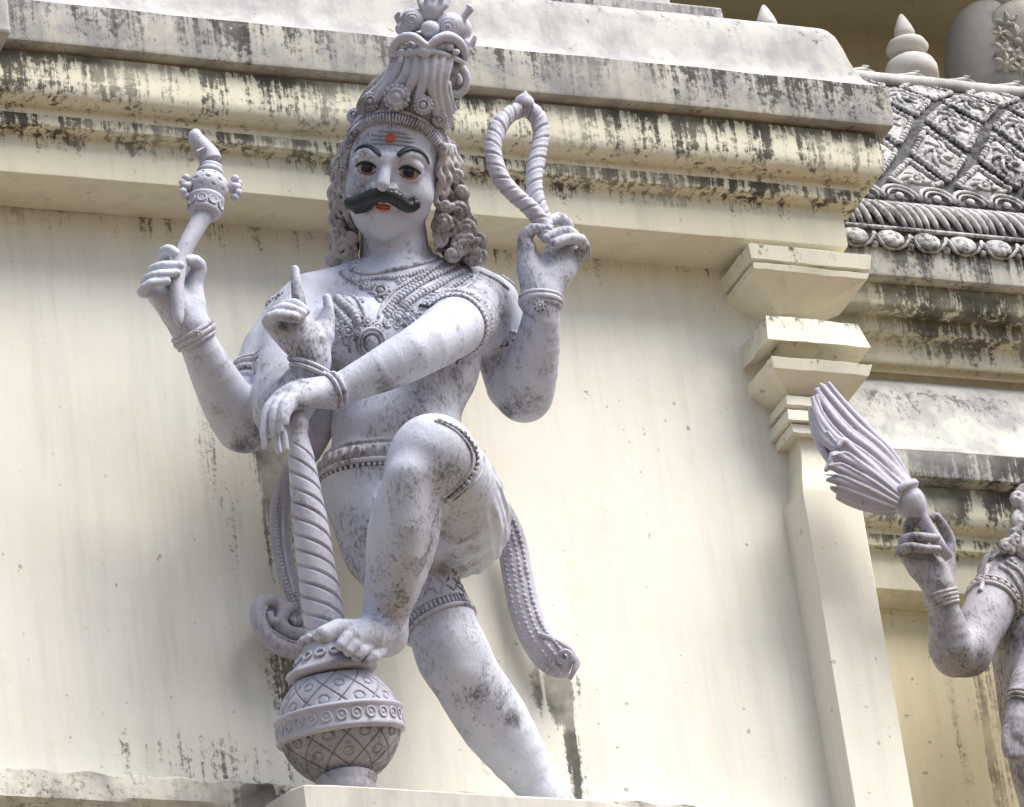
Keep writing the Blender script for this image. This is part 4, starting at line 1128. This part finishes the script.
kell(450, 25, 6, (13.5, 12.5, 13), 2); kell(430, 29, 17, (9.5, 8.5, 8), 1.5); kell(430, 33, 21, (4, 3, 4), 1)
for i in range(4):       # rings on the right boss
    aa = np.linspace(0, 2*math.pi, 16); r = 12.2-3*i
    z = math.sqrt(max(0, 13.6**2-r*r)); kc([(449+r*math.cos(a)-i*.6, 26+r*.93*math.sin(a)+i*.6, 6+z*.98, 1.2) for a in aa], .8)
for i in range(3):
    aa = np.linspace(0, 2*math.pi, 14); r = 10-3.2*i; z = math.sqrt(max(0, 12.5**2-r*r)); kc([(412+r*math.cos(a), 20+r*.93*math.sin(a), 4+z*.98, 1.1) for a in aa], .8)
kell(432, 10, 4, (11, 12, 10), 2)
for i, (u, v) in enumerate(((421,1),(427,-5),(434,-7),(441,-4),(446,2))): kc([(430+(u-432)*.3, 16, 9, 3.4), (u, v+4, 8, 3.2), (u*1.0+(u-433)*.25, v-3, 5, 2)], 1.2)
kc([(460,22,2,4),(466,14,2,3.8),(471,9,3,3),(468,6,3,2)], 1.5, 9); kc([(400,22,0,3.6),(397,17,1,3),(399,13,2,2)], 1.5)
kc([(462,40,-4,6),(468,46,-2,5),(473,42,0,3.4),(475,37,0,2.2)], 1.5, 9); kc([(466,44,0,5),(466,52,0,5),(470,50,2,3)], 1.5)
kell(462, 30, -6, (10, 12, 10), 3)
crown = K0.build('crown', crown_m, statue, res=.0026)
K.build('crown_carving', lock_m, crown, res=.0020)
K0.ops += K.ops; K = K0
# diadem band, ribbed, and rosettes
def hsurf(px, n):
    q = crom(px, n); O = np.array([hs(u, v, 130) for u, v in q]); D = np.array([ray(u, v) for u, v in q])
    P1, N1 = K.trace(O, D); P2, N2 = F.trace(O, D)
    k1, k2 = np.abs(K.ev(P1)) < .006, np.abs(F.ev(P2)) < .006
    f = (k1 & ((P1@Bv > P2@Bv) | ~k2))[:, None]; P, Nn = np.where(f, P1, P2), np.where(f, N1, N2); ok = k1 | k2
    if ok.any() and not ok.all():
        i = np.nonzero(ok)[0]; i = np.array([i[np.argmin(np.abs(i-j))] for j in range(n)]); P, Nn = P[i]+np.linspace(0, 1e-4, n)[:, None], Nn[i]
    return P, Nn
band = [(346,172),(347.5,153),(353,138),(362,127),(374,120),(389,117),(405,119),(420,126),(431,136),(439,149),(444,163),(447,176)]
m = MB(); P, Nn = hsurf(band, 64)
for i in range(1, 63): P[i] = (P[i-1]+2*P[i]+P[i+1])*.25 if 2 < i < 61 else P[i]
CREVICE[0].tube(P+Nn*1.0*p_, 4.2*p_, 9)
for i in range(1, 63):
    T = norm(P[min(63, i+1)]-P[i-1]); m.torus(P[i]+Nn[i]*1.2*p_, 4.5*p_, 1.35*p_*rng.uniform(.85, 1.15), T, 12, 6)
P2, N2 = hsurf([(u+(u-394)*.07, v-6.5) for u, v in band], 64)
m.tube(P2+N2*.6*p_, 2.0*p_, 6)
crevice_build(m.build('diadem', orn_m, crown))
for (u, v, r) in ((355,116,7.6),(371,102,8.6),(397,97.5,12.2),(423,105,9),(440,119,7.2),(448,131,6.2),(452,143,5),(348,127,5)):
    P, Nn = hsurf([(u, v), (u+.1, v)], 2); m = MB(); n_ = norm(Nn[0]*.4+Bv*.8)
    P[0] += Bv*4.5*p_; rosette(m, P[0]+n_*1.6*p_, n_, r*p_, 14); m.blob(P[0]-Bv*4*p_, r*.9*p_, n_, .9, 14, 7); m.torus(P[0]+n_*1.0*p_, r*.78*p_, r*.16*p_, n_, 20, 6); crevice_build(m.build('rosette', orn_m, crown))
for (px, n) in (([(446,140),(451,154),(452,168)], 9), ([(441,128),(446,142),(448,158),(449,170)], 12), ([(457,148),(457,162),(454,172)], 7)):
    P, Nn = hsurf(px, n); m = MB(); m.tube(P, 1.5*p_, 6)
    for p, d in zip(P, Nn): m.torus(p+Bv*1*p_, 2.6*p_, 1.1*p_, norm(Bv+.4*d), 10, 5); m.blob(p, 2*p_, Bv, .7, 6, 4)
    m.build('bead_string', orn_m, crown)

# wavy hair down both sides
HF = Field()
def hlock(pts, r0, r1, amp, ph, n=22, k=1.6, fr=3.2):
    q = crom(np.array(pts, float), n); t = np.linspace(0, 1, n); q = q.copy()
    q[:, 0] += amp*np.sin(ph+t*fr*2*math.pi)*np.clip(t*4, 0, 1); q[:, 2] += amp*.7*np.cos(ph*1.7+t*fr*2*math.pi)
    HF.chain(HP(q), (r0+(r1-r0)*t)/S, k/S)
def hcurl(u, v, z, R, turns, r, s=1, a0=0.):
    t = np.linspace(0, 1, int(11*turns)+4); a = a0+s*t*turns*2*math.pi; rr = R*(1-.8*t)
    HF.chain(HP(np.stack([u+rr*np.cos(a), v+rr*np.sin(a), z+R*.5*t], 1)), (r*(1-.35*t))/S, 1.2/S)
for i in range(11):
    j = i/10
    hlock([(443+10*j,146+2*j,14-40*j),(441+19*j,168,12-42*j),(439+24*j,190,8-38*j),(437+31*j,212,2-32*j),(437+38*j,232,-4-26*j),(441+40*j,250-3*j,-6-24*j)], 3.9, 2.9, 3.0, i*2.3, 34, 1.0, 3.6)
for i in range(8):
    j = i/7
    hlock([(350-8*j,142+2*j,6-34*j),(347-11*j,165,4-34*j),(346-13*j,188,0-32*j),(349-17*j,210,-6-26*j),(353-18*j,232,-12-20*j),(354-19*j,250,-14-16*j)], 3.7, 2.7, 2.9, i*2.6+.5, 34, 1.0, 3.8)
for u, v, z, R, tn, r, s, a0 in ((450,228,0,11,1.6,4.4,1,2.2),(462,246,2,11,1.7,4.6,-1,.4),(473,254,-4,9,1.5,4.2,1,1.),(478,240,-12,8,1.5,4,-1,3),(459,212,-2,8,1.4,4,1,4),(466,228,0,8,1.5,3.8,-1,1.),(452,254,6,8,1.3,4,1,5),(470,240,3,7,1.4,3.4,1,0),(460,192,-8,6,1.2,3.6,-1,1),(458,176,-6,6,1.2,3.6,1,2),(482,256,-10,6,1.2,3.4,1,2),
                               (343,250,0,12,1.6,4.6,-1,1.2),(336,246,-8,8,1.5,4,1,0),(346,262,-4,8,1.4,3.8,1,2.),(338,226,-12,6,1.3,3.4,-1,2),(340,205,-10,5.5,1.2,3.2,1,2),(341,160,-10,5,1.2,3.2,-1,1),(338,186,-12,5,1.2,3.2,1,0),(339,236,2,8,1.5,3.8,1,2),(349,240,4,7,1.4,3.6,-1,0),(352,258,2,7,1.4,3.6,1,1),(334,258,-2,7,1.4,3.6,-1,3),(443,222,8,8,1.5,4,-1,2),(440,240,4,7,1.4,3.8,1,4),(446,206,6,6,1.3,3.4,1,0)):
    hcurl(u, v, z, R, tn, r, s, a0)
HL = HF; HF = Field()
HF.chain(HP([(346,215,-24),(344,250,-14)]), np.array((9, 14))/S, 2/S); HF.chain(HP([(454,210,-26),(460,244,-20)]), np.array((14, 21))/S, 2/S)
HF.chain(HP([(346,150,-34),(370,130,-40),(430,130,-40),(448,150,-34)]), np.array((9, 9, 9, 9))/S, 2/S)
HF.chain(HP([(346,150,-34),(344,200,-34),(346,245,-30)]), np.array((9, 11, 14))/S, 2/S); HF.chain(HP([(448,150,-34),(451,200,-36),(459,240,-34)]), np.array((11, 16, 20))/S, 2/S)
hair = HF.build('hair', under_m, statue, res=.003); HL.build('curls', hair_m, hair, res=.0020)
for (u, v, z, r) in ():
    m = MB(); q = hs(u, v, z); m.torus(q, r*.8*p_, 1.6*p_, Bv, 18, 7); m.torus(q, r*.4*p_, 1.3*p_, Bv, 14, 6); m.blob(q-Bv*.004, r*p_, Bv, .7, 16, 8); m.build('earring', orn_m, statue)

# ------------------------------------------------------------------ mace under the foot
bc = at(339.5, 726, .32)
mace = thing('mace', (bc[0], bc[1], pzt), 'tall grey mace with spiral grooved shaft and round carved head under the foot', 'mace')
RB = 58.7*p_
def groove(d, w): return np.clip(1-d/w, 0, 1)
m = MB(); seg = 440; hs_ = []
P = []
phis = np.concatenate([np.linspace(-62, 52, 210)])
a = np.arange(seg)*2*math.pi/seg
P.append([(0.060*math.cos(x), .060*math.sin(x), pzt-bc[2]+.001) for x in a]); P.append([(0.060*math.cos(x), .060*math.sin(x), -.150) for x in a])
P.append([(0.056*math.cos(x), .056*math.sin(x), -.140) for x in a]); P.append([(0.064*math.cos(x), .064*math.sin(x), -.126) for x in a])
NC = 10
for ph in phis:
    f = math.radians(ph); r = RB*math.cos(f); z = RB*math.sin(f)
    tt = ph/34.0
    ca = a*NC/(2*math.pi); cell = 1.0
    dA = np.abs(((ca+tt*1.0) % 1.0)-.5); dB = np.abs(((ca-tt*1.0) % 1.0)-.5)
    g = groove(np.minimum(dA, dB), .038)
    # rings: centre of each lozenge
    for k in (-2, -1, 0, 1, 2):
        cx = ((ca+ (.5 if k % 2 == 0 else .0)) % 1.0)-.5; cx = cx if True else cx
        cy = (tt-k*.5)
        rd = np.sqrt((cx*2.0)**2+(cy*2.4)**2); g = np.maximum(g, groove(np.abs(rd-.30), .09)*.75)
    dep = .006*g
    P.append([((r-d)*math.cos(x), (r-d)*math.sin(x), z) for x, d in zip(a, dep)])
s1 = at(298, 436, .43); zb = norm(s1-(bc+V(0, 0, .19))); xb = norm(np.cross(V(0, 1, .01), zb)); yb = np.cross(zb, xb); BM = np.array([xb, yb, zb])
P = np.array(P); P[4:] = P[4:]@BM; P = P+bc; m.grid(P, False, True)
kq = 4+int(np.argmin(np.abs(phis+4)))
m = MB(); m.grid(P[kq:], False, True); n0 = (len(P)-kq-1)*seg; m.f.append(tuple(n0+i for i in range(seg)))
head = m.build('head', mace_m, mace)
m = MB(); m.grid(P[:kq+1], False, True); m.f.append(tuple(reversed(range(seg))))
m.build('bowl', stone('mace_bowl_dirt_shade', (.37, .355, .39), dirt=(.06, .05, .045), amount=.8, lo=.47, hi=.62, scale=1.3), head)  # lower half darker: brown dirt plus some shade painted in
m = MB(); P = []
for r, z, e in ((RB-.004, -.030, 0), (RB+.005, -.027, 0), (RB+.008, -.020, 0), (RB+.004, -.016, 0), (RB+.004, .016, 1), (RB+.008, .020, 0), (RB+.006, .026, 0), (RB-.006, .030, 0)):
    P.append([(r*math.cos(x), r*math.sin(x), z) for x in a])
m.grid(np.array(P)@BM+bc, False, True)
for i in range(26):
    x = 2*math.pi*i/26; d = V(math.cos(x), math.sin(x), 0)@BM; m.torus(bc+d*(RB+.004), .0105, .0024, d, 14, 6); m.blob(bc+d*(RB+.002), .005, d, .8, 6, 4)
m.build('band', mace_m, head)
m = MB(); m.lathe(bc, [(.070, .105), (.092, .108), (.096, .114), (.092, .120), (.080, .126), (.066, .145), (.052, .165), (.046, .176), (.050, .180), (.050, .188), (.044, .192), (.044, .20)], zb, seg=64)
for i in range(14):
    x = 2*math.pi*i/14; d = V(math.cos(x), math.sin(x), .8)@BM; m.torus(bc+V(.068*math.cos(x), .068*math.sin(x), .146)@BM, .010, .003, norm(d), 12, 6)
for i in range(16):
    x = 2*math.pi*i/16; m.blob(bc+V(.052*math.cos(x), .052*math.sin(x), .184)@BM, .0105, V(math.cos(x), math.sin(x), 0)@BM, .9, 8, 5)
m.build('collar', mace_m, mace)
s0 = bc+.19*zb
axm = s1-s0; Lm = np.linalg.norm(axm); axm = norm(axm)
m = MB(); prof_ = []
hh = np.linspace(0, Lm, 320)
rr = np.interp(hh/Lm, [0, .06, .25, .5, .75, .9, 1], [17.5, 19.2, 19.2, 17.2, 15, 12.4, 9.2])*p_
pit_ = 58*p_/.9
def spiral(aa, h):
    x = ((aa/(2*math.pi))*4+h/pit_*4) % 1.0
    e = np.clip(min(h/.03, (Lm-h)/.05), 0, 1)
    x = x+.03*math.sin(h*41)+.02*np.sin(aa*2+h*60)
    return 1-(.21+.06*math.sin(h*70+1))*e*np.clip(1-np.abs(x-.5)/.13, 0, 1)**1.0+.02*math.sin(h*33)
m.lathe(s0, list(zip(rr, hh)), axm, 110, spiral); m.build('shaft', mace_m, mace)
m = MB(); m.lathe(s1, [(9.2*p_, -3*p_), (10*p_, 1*p_), (9*p_, 3*p_), (11.4*p_, 7*p_), (12.2*p_, 13*p_), (11*p_, 19*p_), (8.5*p_, 25*p_), (6*p_, 29*p_), (2*p_, 32*p_)], axm, 32); m.build('knob', mace_m, mace)

# ------------------------------------------------------------------ small club and noose held by the raised hands
cd_ = .402
club = thing('ritual_club', at(179, 324, cd_), 'small grey club with pierced bulb and curled tip, held up by the left raised hand', 'club')
m = MB(); q = crom([(179.5,325,2),(178.5,318,5.2),(178,302,6.6),(177,284,7),(181,259,7.8),(190,239,8.6),(204,214,9.8)], 40)
m.tube([at(u, v, cd_) for u, v, r in q], q[:, 2]*p_, 18); m.build('handle', mace_m, club)
cb, ct = at(204, 215, cd_), at(212, 160, cd_); cx = norm(ct-cb); LL = np.linalg.norm(ct-cb)
m = MB(); m.lathe(cb, [(9*p_, -2*p_), (14*p_, 0), (16.5*p_, 3*p_), (15.5*p_, 5*p_), (17.5*p_, 15*p_), (18.5*p_, 17*p_), (18*p_, 19*p_), (17*p_, 19.5*p_)], cx, 36)
for i in range(9):
    x = 2*math.pi*i/9; e1_ = norm(np.cross(V(0, 1, 0.01), cx)); e2_ = np.cross(cx, e1_); d = e1_*math.cos(x)+e2_*math.sin(x)
    m.torus(cb+cx*10*p_+d*16.6*p_, 4.4*p_, 1*p_, d, 14, 5)
m.build('collar', mace_m, club)
bulbp = []
for t in np.linspace(0, 1, 46):
    f = -1.05+2.2*t; bulbp.append((19.5*p_*math.cos(f)**.8, 33*p_+17*p_*math.sin(f)))
def pits(aa, h):
    x = aa*9/(2*math.pi); y = h*S/7.5
    r = np.sqrt(((x+y*.5) % 1-.5)**2+((y) % 1-.5)**2); g = np.minimum(np.abs((x+y*.5) % 1-.0), np.abs((x-y*.5) % 1-.0))
    return 1-.13*np.clip(1-r/.24, 0, 1)-.02*np.clip(1-g/.1, 0, 1)
m = MB(); m.lathe(cb, bulbp, cx, 120, pits); m.build('bulb', mace_m, club)
m = MB(); m.lathe(cb, [(10*p_, 47*p_), (13*p_, 49*p_), (13.2*p_, 52*p_), (11*p_, 54*p_), (12*p_, 56*p_), (11.6*p_, 58*p_), (9*p_, 59*p_)], cx, 28)
q = crom([(211,162,11.6),(208,155,11),(203,148,9.6),(198,142,8.6),(196,137,8.2),(198,134.5,6.4),(200,134,3)], 24); m.tube([at(u, v, cd_) for u, v, r in q], q[:, 2]*p_, 16)
m.tube([at(u, v, cd_+.017) for u, v in crom([(196,152),(205,147),(209,142)], 8)], 1.3*p_, 6)
m.build('tip', mace_m, club)
for s, (u, v) in ((-1, (186, 187)), (1, (235, 188))):
    m = MB()
    for k in range(5): m.blob(at(u+s*(k % 2)*3, v-9+4.6*k, cd_-.004*(k % 3)), 4.4*p_, Bv, .9, 8, 6)
    m.tube([at(u-s*4, v, cd_), at(u+s*5, v-2, cd_)], [6*p_, 3*p_], 8); m.build('side_flower', mace_m, club)

noose = thing('noose', at(544, 232, .425), 'loop of thick twisted grey rope with capped top, held up by the right raised hand', 'noose')
def rope(mb, path, r, pitch, starts=2, depth=.34, sides=48, ph=0.):
    P = np.asarray(path); n = len(P); T = np.gradient(P, axis=0); T /= np.linalg.norm(T, axis=1)[:, None]
    L = np.concatenate([[0], np.cumsum(np.linalg.norm(np.diff(P, axis=0), axis=1))])
    prev = norm(Bv-T[0]*(Bv@T[0])); a = np.arange(sides)*2*math.pi/sides; G = np.zeros((n, sides, 3))
    for i in range(n):
        prev = norm(prev-T[i]*(prev@T[i])); b = np.cross(T[i], prev)
        x = (a/(2*math.pi)*starts+L[i]/pitch*starts+ph) % 1.0
        x = x+.04*np.sin(L[i]*53+ph*9)+.03*np.sin(a*2+L[i]*71); rr = (r if np.isscalar(r) else r[i])*(1+.03*np.sin(L[i]*47))*(1-depth*(.85+.25*np.sin(L[i]*90))*np.clip(1-np.abs(x-.5)/.13, 0, 1)**1.0+.03*np.cos((x-.5)*6.28))
        G[i] = P[i]+rr[:, None]*(np.cos(a)[:, None]*prev+np.sin(a)[:, None]*b)
    mb.grid(G, False, True)
    o = mb.n-n*sides; mb.f.append(tuple(o+i for i in range(sides))); mb.f.append(tuple(o+(n-1)*sides+i for i in reversed(range(sides))))
lp = crom([(547,236),(541,222),(531,209),(515,195),(502,180),(495,162),(493.5,145),(499,127),(509,115),(521,109)], 150)
rp = crom([(521,109),(531,111),(538.5,120),(541,136),(537,158),(534,178),(536,198),(541,214),(546,230)], 120)
m = MB(); rope(m, [at(u, v, .425+.012*math.sin(i/149*3.1)) for i, (u, v) in enumerate(lp)], 8.8*p_, 27*p_); rope(m, [at(u, v, .425+.004*math.sin(i/119*3.1)) for i, (u, v) in enumerate(rp)], 8.8*p_, -27*p_, ph=.3)
m.build('rope', mace_m, noose)
m = MB(); c = at(524, 106, .428); m.lathe(c, [(9*p_, -2*p_), (11*p_, 0), (10.5*p_, 4*p_), (9*p_, 8*p_), (5*p_, 11.5*p_), (2.6*p_, 13*p_), (1*p_, 15.5*p_)], norm(Uv+.1*Rv), 24); m.build('cap', mace_m, noose)

# ------------------------------------------------------------------ second statue, cut by the right edge
F1 = F
F = Field()
limb([(1046, 640, .0, 52), (1040, 585, .01, 50), (1042, 560, .02, 40)], 12); limb([(1000, 572, .02, 22), (1045, 556, .02, 24), (1095, 575, .0, 24)], 12)
limb([(1005, 575, .04, 27), (985, 618, .08, 26), (968, 652, .10, 24)], 10); limb([(966, 652, .10, 24), (953, 652, .12, 24), (948, 628, .15, 19.5), (942, 602, .18, 15), (939, 588, .19, 14)], 8, 9)
palm(F, [[(939,588,.19,14),(930,572,.195,14),(922,558,.2,11)], [(940,586,.19,12),(945,566,.195,11),(947,550,.2,8.5)], [(936,584,.19,12),(918,568,.195,11),(907,554,.2,8.5)], [(934,578,.19,12),(922,556,.2,10),(915,542,.205,8)]])
fingers(F, [[(906,554,.2,7),(901,551,.222,6),(910,547,.245,5.2),(926,549,.25,4.6),(938,549,.248,4)], [(909,546,.2,7),(904,541,.225,6),(914,537,.248,5.4),(930,538,.25,4.8),(937,538,.248,4.2)],
            [(914,539,.205,7),(908,530,.22,6),(912,521,.236,5.6),(921,519,.245,5),(927,523,.245,4.4)], [(922,540,.205,7),(926,530,.215,6),(930,520,.235,5),(934,516,.24,4)], [(948,551,.2,8),(949,540,.21,6.6),(943,526,.23,5.6),(937,517,.238,4.6)]])
limb([(1060, 560, .03, 22), (1062, 530, .06, 22)], 8); F.ell(at(1064, 495, .09), (.085, .10, .12), None, .02)
limb([(1085, 585, .02, 26), (1062, 650, .05, 23), (1030, 672, .09, 17), (1020, 700, .12, 13)], 10, 9)
limb([(1020, 700, .12, 12.5), (1017, 722, .125, 13), (1015, 735, .125, 11)], 8)
fingers(F, [[(1008+4*i, 730, .125+.004*(i % 2), 6), (1006+4.5*i, 745, .127, 5), (1008+4*i, 757-1.5*abs(i-1.5), .124, 4)] for i in range(4)])
limb([(1020, 716, .125, 8), (1026, 730, .13, 6), (1024, 742, .13, 5)], 5)
limb([(1035, 660, .0, 44), (1045, 740, .0, 42), (1060, 830, .0, 34), (1070, 930, -.02, 26), (1078, 990, -.02, 22)], 14, 10); limb([(1070, 670, .0, 44), (1090, 760, .03, 40), (1105, 860, .03, 32), (1120, 960, -.02, 24)], 14, 10)
figure2_m = stone('second_statue_paint', (.38, .37, .415), dirt=(.05, .043, .04), amount=.8, lo=.46, hi=.60, attr=True)
ST2 = np.array([at(u, v, d) for u, v, d in ((952,640,.14),(945,615,.17),(960,668,.1),(1015,600,.06),(995,640,.1),(1030,590,.05),(1030,620,.05),(1040,660,.04),(1025,570,.05),(975,660,.1))])
def stain2(P):
    o = np.zeros(len(P))
    for c in ST2: o = np.maximum(o, .9*np.exp(-np.sum((P-c)**2, 1)/.055**2))
    return o
st2 = thing('attendant_statue', at(1050, 990, 0), 'darker weathered statue at the right edge raising a fly whisk', 'statue')
F.build('body', figure2_m, st2, res=.003, attr=stain2)
def brace2(p, q, L):
    m = MB(); a = ax(p, q); c = (at(*p)+at(*q))*.5
    for s, r in L: ring_tube(m, c, a, 26*p_, r*p_, 36, .6*p_, s*p_)
    crevice_build(m.build('bracelet', hair_m, st2))
brace2((939,590,.19), (943,604,.18), [(-4,2.2),(0,2.8),(4,2.8),(8,2.2)]); brace2((1021,696,.12), (1019,706,.122), [(-3,2.4),(2,2.8),(6,2)])
m = MB(); a = ax((1000,590,.06), (978,632,.09)); c = at(994, 602, .065)
for s in (-6, 4): ring_tube(m, c, a, 40*p_, 2.6*p_, 40, .6*p_, s*p_)
ring_beads(m, c, a, 40*p_, 4*p_, 22, .6*p_, -1*p_); crevice_build(m.build('armlet', hair_m, st2))
m = MB()
for q in ([(990,560),(1002,553),(1018,552),(1035,556)], [(1000,566),(1012,575),(1020,590),(1024,610)], [(1006,562),(1020,572),(1030,590),(1034,612)], [(988,566),(985,578),(980,592)]): surf_tube(m, q, 18, 3*p_)
surf_beads(m, [(1012,560),(1022,574),(1030,592)], 9, 3.4*p_); crevice_build(m.build('necklace', hair_m, st2))
HF = Field()
def hc2(L, r, k=1.5): q = crom(np.array(L, float), 20); HF.chain(AT(q), np.linspace(r, r*.7, 20)*p_, k*p_)
for i in range(7):
    j = i/6; ph = i*1.3
    hc2([(1040-8*j+3*math.sin(ph), 482+3*j, .10-.06*j),(1024-3*j, 500, .11-.05*j),(1026-9*j+2*math.sin(ph), 518, .11-.05*j),(1015-5*j, 533, .10-.04*j),(1016-10*j, 546, .09-.04*j)], 4.6)
for (u, v, R, s) in ((1016,540,9,1),(1006,547,7,-1),(1022,520,8,-1),(1018,498,7,1),(1026,548,8,1)):
    t = np.linspace(0, 1, 20); a_ = s*t*9+u; rr_ = R*(1-.8*t); HF.chain(AT(np.stack([u+rr_*np.cos(a_), v+rr_*np.sin(a_), .10+.01*t], 1)), (4.2-1.4*t)*p_, 1.2*p_)
HF.ell(at(1030, 515, .05), (.04, .04, .08), None, .005); HF.build('hair', hair_m, st2, res=.003)

wk = thing('fly_whisk', at(930, 532, .235), 'pale violet fly whisk with a feathery curved plume, raised in front of the pilaster', 'whisk')
W = Field()
def wc(L, k=1.0, d0=.235, n=16):
    L = np.array(L, float); q = crom(L, n); W.chain(AT(np.stack([q[:, 0], q[:, 1], d0+q[:, 3]], 1)), q[:, 2]*p_, k*p_)
wc([(902,490,13,0),(880,474,19,-.01),(858,456,21,-.012),(838,430,15,-.010),(823,404,9,-.006),(820,392,5,-.004)], 4)
wc([(850,462,12,.0),(836,452,12,.0),(824,430,11,.0),(817,408,6,.0)], 4)
wl = [[(913,487,3,.0),(893,455,4.6,.01),(866,428,5,.012),(844,404,4.6,.012),(829,384,2.6,.01)], [(910,486,3,.008),(885,452,5,.022),(856,427,5,.022),(834,402,4.6,.018),(821,385,2.6,.014)],
      [(907,487,3,.014),(877,456,5,.03),(846,432,5.2,.028),(826,408,4.6,.022),(816,390,2.8,.016)], [(904,489,3,.018),(868,462,4.6,.036),(838,441,5,.03),(820,419,4.6,.022),(813,398,2.8,.014)],
      [(902,492,3,.02),(870,470,4.6,.036),(838,451,5,.03),(822,436,4.6,.02),(813,414,3,.01)], [(901,494,3,.022),(872,468,4.8,.042),(852,450,5,.046),(843,441,4.8,.048),(838,446,4,.05)],
      [(899,497,3,.022),(870,475,4.8,.040),(846,460,5,.042),(834,455,4.8,.042),(830,461,3.6,.042)], [(897,501,3,.02),(866,483,4.8,.036),(840,470,5,.036),(829,466,4,.036),(826,470,2.6,.034)],
      [(895,505,3,.016),(862,491,4.8,.028),(838,481,4.8,.028),(828,480,3,.026)], [(893,510,3,.008),(862,501,4.8,.016),(842,493,4.4,.016),(832,488,2.6,.014)], [(892,514,3,.0),(866,508,4.4,.004),(848,502,4,.004),(838,498,2.4,.002)],
      [(830,462,4,.01),(820,446,4.2,.008),(813,428,3.6,.004),(810,410,2.4,.0)]]
for L in wl: wc([(a, b, c*.9, d) for a, b, c, d in L[:-1]]+[(L[-1][0], L[-1][1], 2.4, L[-1][3])], 2.8)
for i in range(len(wl)-2):
    A_, B_ = crom(np.array(wl[i], float), 6), crom(np.array(wl[i+1], float), 6); M_ = (A_+B_)*.5
    M_[:, 2] = [2, 2.6, 2.6, 2.2, 1.6, 1.0]; M_[:, 3] += .006; M_[-1, :2] += (rng.uniform(-1, 2), rng.uniform(-1, 3)); wc(M_, 1.6)
plume_m = stone('plume_paint', (.46, .45, .53), dirt=(.10, .09, .10), amount=.45, lo=.50, hi=.70)
W.build('plume', plume_m, wk, res=.0025)
m = MB(); c0 = at(902, 492, .24); c1 = at(922, 520, .24); aw = norm(c1-c0)
m.lathe(c0, [(15*p_, -5*p_), (19*p_, -3*p_), (20*p_, 1*p_), (18.5*p_, 3.4*p_), (15*p_, 4*p_), (16.5*p_, 10*p_), (16.5*p_, 16*p_), (14*p_, 23*p_), (11*p_, 30*p_), (8*p_, 34*p_), (6.5*p_, 60*p_), (5*p_, 84*p_)], aw, 32)
m.build('handle', plume_m, wk)
F = F1
EXPO=0.80

# ------------------------------------------------------------------ camera, light, world
cam = bpy.data.cameras.new('camera'); co = bpy.data.objects.new('camera', cam); C.objects.link(co)
import mathutils
Mx = mathutils.Matrix([[Rv[0], Uv[0], Bv[0], CAM[0]], [Rv[1], Uv[1], Bv[1], CAM[1]], [Rv[2], Uv[2], Bv[2], CAM[2]], [0, 0, 0, 1]])
co.matrix_world = Mx
cam.sensor_fit = 'HORIZONTAL'; cam.sensor_width = 36; cam.lens = 36*FPX/1024; cam.clip_start = .1; cam.clip_end = 400
sc_ = bpy.context.scene; sc_.camera = co
SUN_EL, SUN_AZ = 58, 44      # degrees; azimuth to the right of straight out from the wall
sd = V(math.sin(math.radians(SUN_AZ))*math.cos(math.radians(SUN_EL)), -math.cos(math.radians(SUN_AZ))*math.cos(math.radians(SUN_EL)), math.sin(math.radians(SUN_EL)))
L = bpy.data.lights.new('sun', 'SUN'); L.energy = 3.5; L.angle = math.radians(46); L.color = (1, .965, .91)
lo = bpy.data.objects.new('sun', L); C.objects.link(lo)
lo.rotation_euler = mathutils.Vector([float(x) for x in sd]).to_track_quat('Z', 'Y').to_euler()
w = bpy.data.worlds.new('World'); sc_.world = w; w.use_nodes = True
nt = w.node_tree; bg = nt.nodes['Background']
sky = nt.nodes.new('ShaderNodeTexSky'); sky.sky_type = 'NISHITA'; sky.sun_disc = False
sky.sun_elevation = math.radians(SUN_EL)
sky.sun_rotation = math.atan2(sd[0], sd[1])
sky.air_density = 1.0; sky.dust_density = 3.0; sky.ozone_density = .6
nt.links.new(sky.outputs[0], bg.inputs[0]); bg.inputs[1].default_value = .11
vs = sc_.view_settings; sc_.display_settings.display_device = 'sRGB'
vs.view_transform = 'Standard'; vs.look = 'None'; vs.exposure = EXPO; vs.gamma = 1; vs.use_curve_mapping = False
print('script', round(time.time()-T0, 1))
